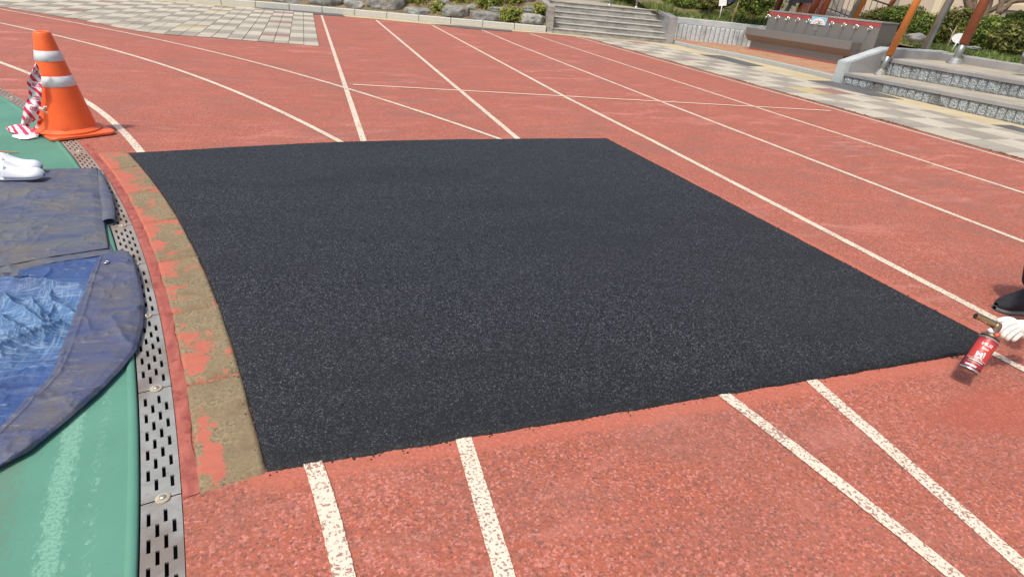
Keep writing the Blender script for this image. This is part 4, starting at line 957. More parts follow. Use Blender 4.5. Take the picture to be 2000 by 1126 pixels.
# rocks behind
def rock_at(box, D, label, seed):
    a, b = at_dist(box[0], box[3], D), at_dist(box[2], box[3], D); t_ = at_dist((box[0]+box[2])/2, box[1], D); c_ = at_dist((box[0]+box[2])/2, box[3], D); w = (b-a).length/2; h = (t_.z-c_.z)/2
    bm = bmesh.new(); bmesh.ops.create_icosphere(bm, subdivisions=4, radius=1)
    for v in bm.verts:
        q = v.co; nz = noise.fractal(q*1.3+Vector((seed, 0, 0)), .9, 2.2, 5)*.22; q = q*(1+nz); v.co = Vector((q.x*w, q.y*w*.8, q.z*h))
    o = bmo('rock', bm, M_ROCK, None, True); o.location = (a+b)/2+Vector((0, 0, h)); tag(o, label, 'rock', 'rocks under the bushes')
rock_at((1763, 64, 1812, 84), 16.4, 'pale rock below the bush between orange post and steel pole', 3)
rock_at((1983, 92, 2030, 126), 13.6, 'rounded pale rock at the right edge on the grass', 5)
rock_at((1884, 90, 1920, 98), 16.2, 'low flat pale rock under the broad bush', 7)
# forked twig
bt = at_dist(1853, 86, 15.6); r_ = empty('forked_twig', bt, label='bare forked twig stuck in the grass by the steel pole', cat='twig')
e1 = at_dist(1861, 66, 15.6)-bt; e2 = at_dist(1868, 54, 15.6)-bt; e3 = at_dist(1855, 55, 15.6)-bt
bm = bmesh.new(); add_tube(bm, [(0, 0, -.05), e1*.5, e1, e2], [.014, .012, .011, .007], 8); add_tube(bm, [e1, e1.lerp(e3, .5)+Vector((.004, 0, 0)), e3], [.009, .007, .005], 6); bmo('twig_wood', bm, simple('pale_twig', (.36, .28, .20), (.48, .38, .28), 20, .8), r_, True)
# round white plant sign
bs = at_dist(1862, 93, 15.2); r_ = empty('plant_sign', bs, label='round white plant sign on a short stake left of the brown post', cat='plant sign'); tp = at_dist(1874, 75, 15.2)-bs
tube('stake', [(0, 0, -.05), tp*.8], .011, M_WHITE, r_, 8); bm = bmesh.new(); bmesh.ops.create_cone(bm, cap_ends=True, segments=28, radius1=.115, radius2=.115, depth=.012)
cd = Vector((-bs.x, -bs.y, 0)).normalized(); bmesh.ops.transform(bm, matrix=Matrix.Translation(tp)@cd.to_track_quat('Z', 'Y').to_matrix().to_4x4()@Matrix.Diagonal((1.1, .8, 1, 1)), verts=bm.verts); bmo('sign_disc', bm, M_WHITE, r_)
# white name card on thin stake, leaning stick, navy cloth above the wall
bs = at_dist(1406, 32, 18.6); r_ = empty('name_card', bs, label='small white name card on a thin stake in the weeds', cat='name card'); tp = at_dist(1411, 8, 18.6)-bs
tube('stake', [(0, 0, -.05), tp], .011, M_WHITE, r_, 8); cd = Vector((-bs.x, -bs.y, 0)).normalized(); bm = bmesh.new(); add_box(bm, (-.1, -.10, -.006), (.1, .10, .006), Matrix.Translation(tp+Vector((0, 0, .05)))@cd.to_track_quat('Z', 'Y').to_matrix().to_4x4()@Matrix.Rotation(.15, 4, 'Z')); bevel(bm, .004, 1); bmo('card', bm, M_WHITE, r_)
bs = at_dist(1432, 32, 18.2); r_ = empty('leaning_stake', bs, label='brown wooden stake leaning in the weeds right of the white card', cat='stake'); tp = at_dist(1443, 4, 18.4)-bs; tube('wood', [(0, 0, -.05), tp], .018, simple('brown_stake', (.20, .13, .08), (.27, .18, .11), 20, .8), r_, 8)
c0_ = at_dist(1424, 6, 20.5); bm = bmesh.new(); bmesh.ops.create_icosphere(bm, subdivisions=4, radius=1)
for v in bm.verts:
    q = v.co*(1+.25*noise.noise(v.co*2.2)+.1*noise.noise(v.co*6)); v.co = Vector((q.x*.38+q.z*.1, q.y*.15, q.z*.13+q.x*.13))
o = bmo('navy_bundle', bm, simple('navy_cloth', (.010, .012, .05), (.02, .024, .08), 9, .8), None, True); o.location = c0_+Vector((0, 0, .02)); tag(o, 'dark navy cloth bundle behind the white name card', 'cloth bundle')
# ------------------------------------------------------------------ trees
def tree(base, limbs, label, seed, crown):
    root = empty('tree', base, label=label, cat='tree', group='trees in front of the beige building'); bm = bmesh.new()
    for pts, rs in limbs:
        pp = catmull([tuple(p) for p in pts], 6); rr_ = np.interp(np.linspace(0, 1, len(pp)), np.linspace(0, 1, len(rs)), rs); pp = [Vector(p)+Vector((noise.noise(Vector(p)*3), noise.noise(Vector(p)*3+Vector((5, 0, 0))), 0))*.03 for p in pp]
        add_tube(bm, pp, list(rr_), 12)
    bmo('trunk', bm, M_BARK, root, True)
    leaf_mesh('crown', crown[0], crown[1], crown[2], .075, M_LF2, root, seed=seed, lump=.5); return root
D = 18.5; b0 = at_dist(1892, 42, D)
def rel(u, v, D_=D): return at_dist(u, v, D_)-b0
b0 = at_dist(1897, 40, D)
tree(b0, [([(0, 0, -.5), rel(1893, 20), rel(1890, 0), rel(1890, -80)], [.10, .085, .08, .04]), ([(.05, 0, -.5), rel(1903, 20), rel(1903, 0), rel(1925, -90)], [.09, .065, .06, .03])], 'twin trunked tree rising behind the bushes right of the steel pole', 41, (Vector((0, 0, 3.6)), (1.5, 1.4, 1.1), 3500))
b0 = at_dist(1925, 45, D)
tree(b0, [([(0, 0, -.5), rel(1922, 20), rel(1928, 0), rel(1945, -90)], [.16, .125, .12, .06]), ([rel(1924, 24), rel(1942, 18), rel(1962, 4), rel(1985, -6), rel(2040, -10)], [.07, .055, .05, .045, .03])], 'thick trunked tree directly behind the brown post', 42, (Vector((.5, 0, 3.8)), (1.6, 1.5, 1.1), 3500))
b0 = at_dist(1958, 45, 17.5)
tree(b0, [([(-.05, 0, -.5), rel(1951, 22, 17.5), rel(1956, 0, 17.5), rel(1950, -60, 17.5)], [.07, .055, .045, .03]), ([rel(1952, 26, 17.5), rel(1968, 12, 17.5), rel(1980, 3, 17.5), rel(2030, 0, 17.5)], [.06, .055, .05, .035])], 'low branching tree with dark forked limbs at the top right', 43, (Vector((.6, 0, 3.4)), (1.4, 1.3, .9), 3000))
# ------------------------------------------------------------------ building
def at_plane(u, v): return PL(u, v, BP, BN)
BP = Vector(at_dist(1850, 40, 27)); bdir = (at_dist(2000, 60, 26.5)-at_dist(1650, 30, 30)); bdir.z = 0; bdir.normalize(); BN = Vector((-bdir.y, bdir.x, 0))
bl = empty('school_building', BP, label='beige rendered building behind the bushes with a cream pilaster and grey plinth', cat='building')
def bpart(name, x0, x1, z0, z1, d0, d1, mat):
    bm = bmesh.new(); P_ = [bdir*x0-BN*d0 if False else bdir*x0+BN*d0, bdir*x1+BN*d0, bdir*x1+BN*d1, bdir*x0+BN*d1]; z0 -= BP.z; z1 -= BP.z
    add_prism(bm, [p+Vector((0, 0, z0)) for p in P_], [p+Vector((0, 0, z1)) for p in P_]); return bmo(name, bm, mat, bl)
sgn = 1 if BN.dot(Vector((1, 1, 0))) > 0 else -1
if sgn < 0: BN = -BN
bx = lambda u, v: (at_plane(u, v)-BP).dot(bdir)
bpart('wall', -14, 14, -.2, 7, 0, .4, M_WALL)
bpart('pilaster', bx(1828, 20), bx(1842, 20), -.2, 6.9, -.25, .1, M_WALL2)
bpart('wall_recess', bx(1738, 10), bx(1755, 10), -.2, 6.8, -.03, .1, M_WALL3)
bpart('plinth', bx(1955, 30), 13, -.2, 1.65, -.35, .1, M_WALL3)
bpart('plinth_ledge', bx(1955, 30)-.05, 13, 1.65, 1.80, -.40, .1, M_WALL)
bpart('roof_slab', -14.5, 14.5, 7, 7.3, -.6, 9, M_WALL3); bpart('wall', -14, -13.6, -.2, 7, .4, 9, M_WALL); bpart('wall', 13.6, 14, -.2, 7, .4, 9, M_WALL)
for xw in (-11.5, -9.3, -7.1, -4.9, 4.4, 6.6, 8.8, 11.0):
    f_ = bpart('window', xw-.8, xw+.8, 2.6, 4.6, -.02, .1, M_WHITE); 
    bm = bmesh.new(); P_ = [bdir*(xw-.72)-BN*.03, bdir*(xw+.72)-BN*.03, bdir*(xw+.72)-BN*.022, bdir*(xw-.72)-BN*.022]; add_prism(bm, [p+Vector((0, 0, 2.68-BP.z)) for p in P_], [p+Vector((0, 0, 4.52-BP.z)) for p in P_]); bmo('pane', bm, simple('window_glass', (.03, .04, .045), (.04, .05, .055), 2, .1), f_)
# ramp with railing left of the building front
rp = at_dist(1655, 40, 24); rd = (at_dist(1700, 45, 23)-at_dist(1600, 15, 25)); rd.z = 0; rd.normalize()
ramp = empty('ramp', rp, label='dark grey ramp wall with a black railing in front of the building', cat='ramp'); rn = Vector((-rd.y, rd.x, 0))
bm = bmesh.new(); add_prism(bm, [-rd*3+Vector((0, 0, -rp.z)), rd*3+Vector((0, 0, -rp.z)), rd*3+rn*1.2+Vector((0, 0, -rp.z)), -rd*3+rn*1.2+Vector((0, 0, -rp.z))], [-rd*3+Vector((0, 0, .52)), rd*3+Vector((0, 0, -.45)), rd*3+rn*1.2+Vector((0, 0, -.45)), -rd*3+rn*1.2+Vector((0, 0, .52))]); bmo('ramp_wall', bm, simple('dark_render', (.13, .12, .115), (.18, .165, .155), 1.2, .85), ramp)
for k in range(25):
    x = -3+k*.25; zb = .035-x*.162; o = tube('baluster', [rd*x+rn*.05+Vector((0, 0, zb)), rd*x+rn*.05+Vector((0, 0, zb+.75))], .011, M_DARK, ramp, 6)
tube('top_rail', [-rd*3+rn*.05+Vector((0, 0, .035+.486+.75)), rd*3+rn*.05+Vector((0, 0, .035-.486+.75))], .022, M_DARK, ramp, 8); tube('bottom_rail', [-rd*3+rn*.05+Vector((0, 0, .035+.486+.08)), rd*3+rn*.05+Vector((0, 0, .035-.486+.08))], .016, M_DARK, ramp, 8)
# pavilion posts behind the trough
gp_ = 'posts standing behind the wash trough'
def bpost(u0, v0, u1, v1, D, r_, mat, label, cat='post', name='pavilion_post', hgt=3.0):
    b_ = at_dist(u0, v0, D); cd = Vector((-b_.x, -b_.y, 0)).normalized(); t_ = PL(u1, v1, b_, cd); d_ = (t_-b_).normalized(); b_ = b_-d_*.8
    root = empty(name, b_, label=label, cat=cat, group=gp_); tube('shaft', [(0, 0, 0), d_*(hgt+.8)], r_, mat, root, 16)
    bm = bmesh.new(); add_tube(bm, [(0, 0, -.02), (0, 0, .02)], r_*1.6, 16); bmo('foot', bm, M_STEEL, root)
bpost(1536, 22, 1549, 0, 20.5, .062, M_STEEL, 'stainless pole behind the left half of the trough', 'pole', 'steel_pole')
bpost(1557, 26, 1566, 6, 20.8, .055, M_POSTO, 'short looking orange post below the black canopy edge', hgt=.62)
bpost(1661, 34, 1679, 0, 19.2, .062, M_STEEL, 'stainless pole beside the orange post at the right half of the trough', 'pole', 'steel_pole')
bpost(1671, 34, 1689, 0, 19.5, .058, M_POSTO, 'orange post touching the right stainless pole behind the trough')
bpost(1583, 27, 1598, 0, 21.5, .085, M_POSTB, 'wide reddish brown post right of the black canopy')
bpost(1605, 30, 1618, 0, 21.5, .085, M_POSTB, 'brown post left of the ramp railing')
bpost(1520, 10, 1528, -10, 22, .10, M_PURP, 'dark maroon post at the left behind the trough')
bpost(1733, 20, 1746, 0, 23, .07, M_POSTB, 'thin brown post in front of the building above the mound bush')
# black canopy panel and maroon back board
cc = at_dist(1570, -4, 21.2); cd = Vector((-cc.x, -cc.y, 0)).normalized(); sd = Vector((-cd.y, cd.x, 0))
cv = empty('canopy', cc, label='black canopy edge hanging behind the orange post at the top', cat='canopy')
bm = bmesh.new(); q = [at_dist(1548, -40, 21.2)-cc, at_dist(1541, 8, 21.2)-cc, at_dist(1554, 13, 21.2)-cc, at_dist(1556, 6, 21.2)-cc, at_dist(1586, 7, 21.2)-cc, at_dist(1588, 3, 21.2)-cc, at_dist(1580, -40, 21.2)-cc]
add_prism(bm, q, [p+cd*.9 for p in q]); bmo('valance', bm, M_BLACK, cv); tube('edge_trim', [at_dist(1582, -8, 21.1)-cc, at_dist(1587.5, 5, 21.1)-cc], .012, M_WHITE, cv, 6)
bb = at_dist(1575, 14, 22.6); bd = empty('board_screen', bb, label='maroon slatted screen behind the posts at the top', cat='screen'); q0_ = at_dist(1560, 30, 22.6)-bb; q1_ = at_dist(1606, 34, 22.6)-bb
for k in range(9):
    t_ = k/9; p = q0_.lerp(q1_, t_); w_ = (q1_-q0_)/9*.9; bm = bmesh.new(); n_ = Vector((-w_.y, w_.x, 0)).normalized()*.03
    add_prism(bm, [p+Vector((0, 0, -.8)), p+w_+Vector((0, 0, -.8)), p+w_+n_+Vector((0, 0, -.8)), p+n_+Vector((0, 0, -.8))], [p+Vector((0, 0, 2.2)), p+w_+Vector((0, 0, 2.2)), p+w_+n_+Vector((0, 0, 2.2)), p+n_+Vector((0, 0, 2.2))]); bmo('slat', bm, M_PURP, bd)
pb = at_dist(1560, 25, 23); o = fp('back_yard_wall', [], [], None) if False else None
bm = bmesh.new(); a = at_dist(1480, 20, 26); b = at_dist(1640, 30, 25); a.z = b.z = 0; n_ = Vector((.2, .3, 0)); add_prism(bm, [a, b, b+n_, a+n_], [p+Vector((0, 0, 2.1)) for p in (a, b, b+n_, a+n_)]); o = bmo('yard_wall', bm, M_WALL3); tag(o, 'grey yard wall far behind the wash trough posts', 'wall')
# small brackets on the trough top
for u, v in ((1599, 25), (1618, 29)):
    pass
# ------------------------------------------------------------------ traffic cone
M = NM('cone_orange'); c = M.mix(M.ramp(M.noise(5, 5, .6), [(.35, 0), (.7, 1)]), (.92, .118, .022), (.97, .158, .035))
c = M.mix(M.ramp(M.noise(24, 6, .75, M.mapped((1, 1, .35))), [(.60, 0), (.72, .6)]), c, (.42, .09, .035))
sz = M.n('ShaderNodeSeparateXYZ'); M.l(M.co, sz.inputs[0]); c = M.mix(M.math('MULTIPLY', M.ramp(sz.outputs[2], [(0, .6), (.10, 0)]), M.noise(30, 4, .7)), c, (.30, .13, .07))
M_CONE = M.done(c, .45, M.bump(M.noise(18, 3), .05, .004), spec=.4)
M_REFL = simple('reflective_white', (.60, .59, .58), (.80, .78, .78), 14, .45)
CP = Vector((-1.785, 5.17, .006)); cone = empty('traffic_cone', CP, label='orange traffic cone with two white reflective bands beside the green court', cat='traffic cone')
ang = math.atan2(.25, .37)
def rrect(hx, hy, r_, z, n=8):
    o_ = []
    for cx_, cy_, a0 in ((hx-r_, hy-r_, 0), (-hx+r_, hy-r_, 90), (-hx+r_, -hy+r_, 180), (hx-r_, -hy+r_, 270)):
        for k in range(n+1): a = math.radians(a0+90*k/n); o_.append((cx_+math.cos(a)*r_, cy_+math.sin(a)*r_, z))
    return o_
MB_ = Matrix.Translation((.03, .0, .0))@Matrix.Rotation(ang, 4, 'Z'); rings_ = [[MB_@Vector(p) for p in rrect(*q)] for q in ((.205, .198, .045, 0), (.212, .205, .05, .004), (.212, .205, .05, .018), (.207, .200, .047, .0235), (.15, .15, .05, .027))]
bm = bmesh.new(); vv = [[bm.verts.new(p) for p in rg] for rg in rings_]; nn_ = len(vv[0])
for a, b in zip(vv[:-1], vv[1:]):
    for k in range(nn_): bm.faces.new([a[k], a[(k+1) % nn_], b[(k+1) % nn_], b[k]])
bm.faces.new(vv[0][::-1]); bm.faces.new(vv[-1]); autosmooth(bmo('base_plate', bm, M_CONE, cone), 40)
lathe('base_ring', [(.208, .024), (.210, .034), (.204, .040), (.190, .042), (.186, .050), (.176, .053)], M_CONE, cone, 56)
HB = .705
def cr(z): return .176+(.050-.176)*(z-.05)/(HB-.05)
prof = [(cr(z), z) for z in np.linspace(.05, HB-.01, 24)]+[(cr(HB)-.002, HB-.003), (cr(HB)-.007, HB), (cr(HB)-.016, HB-.004), (cr(HB)-.02, HB-.03), (cr(HB)-.012, HB-.2)]
autosmooth(lathe('cone_body', prof, M_CONE, cone, 64, cap1=False), 50)
for za, zb in ((.435, .515), (.572-.0, .648)):
    za2, zb2 = za, zb
def zpix(v, u=100):
    cd_ = Vector((-CP.x, -CP.y, 0)).normalized(); return (PL(u, v, CP+cd_*.1, cd_)-CP).z
for ua, va, ub, vb in ((100, 121.5, 92, 101.5), (118, 170, 112, 150)):
    za, zb = zpix(va, ua), zpix(vb, ub); lathe('reflective_band', [(cr(za)+.0008, za), (cr(za)+.0022, za+.001), (cr(zb)+.0022, zb-.001), (cr(zb)+.0008, zb)], M_REFL, cone, 64, cap0=False, cap1=False)
# ------------------------------------------------------------------ text helper
cjk = None
def text_mesh(s_, size):
    cu = bpy.data.curves.new('t', 'FONT'); cu.body = s_; cu.size = size; cu.align_x = 'CENTER'; cu.align_y = 'CENTER'; cu.offset = size*.018; cu.resolution_u = 4
    o = bpy.data.objects.new('t', cu); C.objects.link(o); dg = bpy.context.evaluated_depsgraph_get(); me = bpy.data.meshes.new_from_object(o.evaluated_get(dg)); C.objects.unlink(o); bpy.data.objects.remove(o)
    bm = bmesh.new(); bm.from_mesh(me); bmesh.ops.triangulate(bm, faces=bm.faces)
    for _ in range(2):
        bmesh.ops.subdivide_edges(bm, edges=[e for e in bm.edges if e.calc_length() > size*.12], cuts=1); bmesh.ops.triangulate(bm, faces=bm.faces)
    return bm
# ------------------------------------------------------------------ warning tape hanging from the cone
M = NM('hazard_tape'); uv = M.n('ShaderNodeAttribute'); uv.attribute_name = 'stripe'
f = M.ramp(M.math('FRACT', uv.outputs['Fac']), [(0, 0), (.52, 1)], 'CONSTANT')
c = M.mix(f, (.82, .77, .75), (.70, .02, .09)); M_TAPE = M.done(c, .4, M.bump(M.noise(20, 4), .2, .01), spec=.5)
cdv = Vector((-CP.x, -CP.y, 0)).normalized(); side_ = Vector((-cdv.y, cdv.x, 0)); side_ = side_ if side_.dot(Vector((1, 0, 0))) > 0 else -side_
def TP(u, v, off): return PL(u, v, CP+cdv*off, cdv)
tape = empty('warning_tape', TP(70, 250, .14), label='crumpled red and white striped warning tape hanging on the left of the cone', cat='warning tape'); TO = tape.location.copy()
zz = lambda x, y: (x/4.69, 50+y/4.69)
# left and right outline of the hanging strip from its tip down
tl = [zz(*p) for p in [(330, 340), (300, 390), (270, 470), (245, 520), (262, 590), (262, 650), (225, 730), (210, 800), (190, 915)]]
tr = [zz(*p) for p in [(338, 340), (358, 400), (376, 470), (382, 530), (384, 620), (380, 700), (366, 790), (340, 850), (262, 928)]]
nv, nu = 90, 22; L_ = resample(tl, nv); R__ = resample(tr, nv)
def tape_pt(s_, t_, lift=0):
    i = min(nv-1, max(0, s_*(nv-1))); i0 = int(i); i1 = min(nv-1, i0+1); f_ = i-i0
    l = L_[i0]*(1-f_)+L_[i1]*f_; r2 = R__[i0]*(1-f_)+R__[i1]*f_; p = l*(1-t_)+r2*t_
    off = .12+.010*math.sin(t_*5+s_*7)+.006*math.sin(s_*19)+lift
    return TP(p[0], p[1], off)-TO
P = np.array([[tape_pt(i/(nv-1), j/(nu-1)) for j in range(nu)] for i in range(nv)])
S_ = np.array([[i/(nv-1)*7.6-j/(nu-1)*1.15 for j in range(nu)] for i in range(nv)])+.2
gridmesh('tape_strip', P, M_TAPE, tape, attrs={'stripe': S_})
M_TTXT = simple('tape_print', (.55, .02, .07), (.6, .025, .08), 20, .45); M_TBG = simple('tape_print_ground', (.78, .74, .74), (.8, .77, .77), 20, .45)
for ch, cy in zip('제일위험안', (.155, .345, .535, .70, .90)):
    bm = text_mesh(ch, 1.0)
    for v in bm.verts:
        x_, y_ = v.co.x, v.co.y       # rotated clockwise: text up -> tape right
        s2 = cy+x_*.085; t2 = .55+y_*.52; v.co = tape_pt(s2, t2, .004)
    bmo('printed_letter', bm, M_TTXT, tape)
    P2 = np.array([[tape_pt(cy+(a-.5)*.092, .55+(b-.5)*.56, .002) for b in np.linspace(0, 1, 6)] for a in np.linspace(0, 1, 6)])
    gridmesh('letter_ground', P2, M_TBG, tape)
# crumpled tail on the ground and narrow loop back to the cone
def ribbon(name, cen, width, n=60, seed=0, sc=6.0):
    cc_ = catmull(cen, 10); cc_ = resample(cc_, n); P = np.zeros((n, 10, 3)); S = np.zeros((n, 10))
    for i in range(n):
        a = Vector(cc_[i]); t_ = Vector(cc_[min(n-1, i+1)])-Vector(cc_[max(0, i-1)]); t_.normalize(); up_ = Vector((0, 0, 1)); w_ = t_.cross(up_); w_ = w_.normalized() if w_.length > .1 else Vector((1, 0, 0))
        tw = noise.noise(Vector((i*.09, seed, 0)))*1.4; w2 = w_*math.cos(tw)+up_*math.sin(tw)
        wd = width*(.6+.4*math.sin(math.pi*min(1, i/(n-1)*1.1)))
        for j in range(10):
            s_ = j/9-.5; p = a+w2*s_*wd+Vector((0, 0, .010*noise.noise(Vector((i*.35, j*.6, seed*3))))); p.z = max(p.z, .006); P[i, j] = p-TO; S[i, j] = i/n*sc-j/9*.9
    return gridmesh(name, P, M_TAPE, tape, attrs={'stripe': S})
def tape_sheet(bot, top, left, right, seed, sc, slope=.9, pale=False):
    f = lambda L: [tuple(G(u, v, z)) for u, v, z in L]
    P = coons(f(bot), f(top), f(left), f(right), 26, 46); u = np.linspace(0, 1, 46)[None]+0*P[..., 0]; v = np.linspace(0, 1, 26)[:, None]+0*P[..., 0]
    P[..., 2] += .012*(fbm(u*6, v*5, 1.0, 3, seed)-.4)+.010*np.abs(np.sin(u*9+v*4+seed))*np.sin(math.pi*v); P[..., 2] = np.maximum(P[..., 2], .004)
    S = u*sc+v*slope+.35*fbm(u*4, v*3, 1., 2, seed+5)
    if pale: S = .25+S*.12
    return gridmesh('tape_tail', P-np.array(TO), M_TAPE, tape, attrs={'stripe': S})
tape_sheet([(12, 252, .02), (18, 257, .012), (36, 262, .012), (58, 265, .012), (76, 263, .01)], [(12, 250, .03), (22, 246, .045), (40, 243, .07), (52, 247, .06), (76, 258, .02)], [(12, 252, .02), (12, 250, .03)], [(76, 263, .01), (76, 258, .02)], 3, 3.4, 1.1)
tape_sheet([(24, 268, .008), (40, 272, .008), (55, 272, .008), (74, 268, .01)], [(24, 265, .02), (38, 262, .03), (58, 264, .02), (76, 264, .02)], [(24, 268, .008), (24, 265, .02)], [(74, 268, .01), (76, 264, .02)], 7, 1, .6, True)
tape_sheet([(60, 262, .01), (74, 266, .01)], [(76, 226, .16), (81, 227, .16)], [(60, 262, .01), (64, 254, .04), (70, 246, .07), (74, 238, .11), (76, 226, .16)], [(74, 266, .01), (80, 254, .04), (83, 242, .08), (82, 234, .12), (81, 227, .16)], 9, .5, 2.6)
tie = [TP(77, 212, .19), TP(84, 213, .2), TP(87, 209, .2), TP(92, 209, .2)]; tie2 = [TP(77, 210, .19), TP(83, 213, .205), TP(88, 219, .2), TP(93, 219.5, .2)]
bm = bmesh.new()
for q in (tie, tie2): add_tube(bm, [Vector(p)-TO for p in catmull([tuple(x) for x in q], 5)], .0052, 8)
bmo('tie_knot', bm, M_REFL, tape, True)
# twig
a, b = G(-20, 296, .02), G(36, 298, .006); r_ = empty('thin_stick', a, label='thin reddish stick lying on the green court above the white clogs', cat='stick'); bm = bmesh.new()
add_tube(bm, [(0, 0, 0), (b-a)*.5+Vector((0, 0, .003)), b-a], [.0055, .005, .003], 8); bmo('stick_wood', bm, simple('reddish_stick', (.45, .16, .09), (.55, .22, .13), 20, .7), r_)
# ------------------------------------------------------------------ tarpaulins
def tarp_mat(name, a, b_, c_, rough, bright):
    M = NM(name, True); st = M.noise(9, 6, .65, M.mapped((.5, 1.6, 1), (0, 0, .25)), .6)
    c = M.mix(M.ramp(st, [(.36, 0), (.60, 1)]), a, b_)
    c = M.mix(M.ramp(M.noise(5, 7, .7), [(.50, 0), (.66, .75)]), c, c_)
    c = M.mix(M.ramp(M.noise(24, 6, .8, M.mapped((.5, 1.4, 1), (0, 0, .4))), [(.58, 0), (.68, .65)]), c, (.27, .225, .15) if not bright else (.45, .55, .66))
    w1 = M.n('ShaderNodeTexWave'); M.l(M.mapped((1, 1, 1), (0, 0, .3)), w1.inputs[0]); w1.inputs['Scale'].default_value = 60
    w2 = M.n('ShaderNodeTexWave'); M.l(M.mapped((1, 1, 1), (0, 0, .3+1.57)), w2.inputs[0]); w2.inputs['Scale'].default_value = 60
    ww = M.math('MULTIPLY', w1.outputs[1], w2.outputs[1])
    if bright:
        scr = M.noise(22, 3, .8, M.mapped((.22, 7, 1), (0, 0, .5))); scr2 = M.noise(22, 3, .8, M.mapped((7, .22, 1), (0, 0, .5)))
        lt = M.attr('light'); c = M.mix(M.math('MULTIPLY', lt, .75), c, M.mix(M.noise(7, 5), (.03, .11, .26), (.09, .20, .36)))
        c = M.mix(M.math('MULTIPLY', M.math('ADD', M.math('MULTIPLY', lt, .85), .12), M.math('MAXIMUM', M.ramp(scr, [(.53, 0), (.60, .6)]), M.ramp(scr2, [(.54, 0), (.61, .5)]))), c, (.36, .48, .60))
    M2 = M.bump(ww, .12, .002); cr_ = M.bump(M.noise(14, 7, .7, None, .2), .4, .014, M.bump(M.noise(5, 5, .6, M.mapped((.4, 1.6, 1), (0, 0, -.5)), .3), .5, .03, M2))
    return M.done(c, rough, cr_, spec=.5)
M_TG = tarp_mat('grey_blue_tarp', (.06, .078, .155), (.115, .12, .13), (.135, .118, .098), .62, False)
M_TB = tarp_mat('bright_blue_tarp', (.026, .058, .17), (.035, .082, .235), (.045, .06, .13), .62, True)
M_TF = tarp_mat('folded_blue_tarp', (.055, .072, .165), (.095, .10, .135), (.12, .11, .10), .6, False)
def tarp_sheet(name, bot, top, left, right, n, m, mat, parent, hf, lift=.008, seed=0):
    P = coons([tuple(G(*p)) for p in bot], [tuple(G(*p)) for p in top], [tuple(G(*p)) for p in left], [tuple(G(*p)) for p in right], n, m)
    x, y = P[..., 0], P[..., 1]; u = np.linspace(0, 1, m)[None]+0*x; v = np.linspace(0, 1, n)[:, None]+0*x
    h = hf(x, y, u, v); ed = np.minimum.reduce([u, 1-u, v, 1-v]); h = h*np.clip(ed*14+.25, 0, 1)
    # heights move the point along the view of the ground, keep outline by lifting vertically only
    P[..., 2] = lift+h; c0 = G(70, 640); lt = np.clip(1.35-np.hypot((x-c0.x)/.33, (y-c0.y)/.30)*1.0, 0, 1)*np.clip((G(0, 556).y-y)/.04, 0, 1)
    o = gridmesh(name, P-np.array(parent.location), mat, parent, attrs={'light': lt})
    md = o.modifiers.new('thick', 'SOLIDIFY'); md.thickness = .0016; md.offset = 1; return o
def ridges(x, y, sc, seed, sharp=1.6):
    n_ = fbm(x, y, sc, 4, seed); return (1-np.abs(n_-.5)*2)**(6*sharp)
# upper grey-blue tarp
t1 = empty('grey_blue_tarp', G(100, 430), label='dirty grey blue tarpaulin spread flat under the white clogs', cat='tarpaulin')
def h1(x, y, u, v): return .012*fbm(x, y, 3.2, 3, 2)+.014*ridges(x, y, 2.2, 5)+.006*ridges(x, y, 6, 9)
tarp_sheet('tarp_sheet', [(-160, 585), (0, 545), (90, 520), (225, 498)], [(-160, 322), (0, 332), (100, 333), (190, 331)], [(-160, 585), (-160, 322)], [(225, 498), (212, 470), (206, 420), (199, 370), (190, 331)], 150, 190, M_TG, t1, h1)
def h1b(x, y, u, v): return .012*fbm(x, y, 4, 3, 3)+.007*ridges(x, y, 3.2, 51, 2.0)+.005*ridges(x, y, 7, 53, 2.2)+.015*np.exp(-((v-.82)/.10)**2)
tarp_sheet('folded_layer', [(-160, 565), (0, 530), (90, 512), (214, 492)], [(-160, 362), (0, 353), (110, 366), (199, 378)], [(-160, 565), (-160, 362)], [(214, 492), (207, 450), (206, 420), (199, 378)], 120, 150, M_TG, t1, h1b, .022)
# rolled corner flap: a flattened tube
fl = [G(194, 332, .03), G(203, 368, .032), (G(211, 400, .03)), G(213, 432, .026)]; cc_ = resample(catmull([tuple(p) for p in fl], 10), 40); P = np.zeros((40, 26, 3))
for i in range(40):
    t_ = Vector(cc_[min(39, i+1)])-Vector(cc_[max(0, i-1)]); t_.normalize(); w_ = t_.cross(Vector((0, 0, 1))).normalized(); wd = .008+.022*min(1, i/22); hh = .006+.013*(i/39)
    for j in range(26):
        a = -2.2+j/25*5.3; e = 1+.08*noise.noise(Vector((i*.2, j*.3, 0))); P[i, j] = Vector(cc_[i])+w_*math.cos(a)*wd*e+Vector((0, 0, math.sin(a)*hh*e-.004))-t1.location
o = gridmesh('rolled_corner', P, M_TG, t1); md = o.modifiers.new('thick', 'SOLIDIFY'); md.thickness = .0015
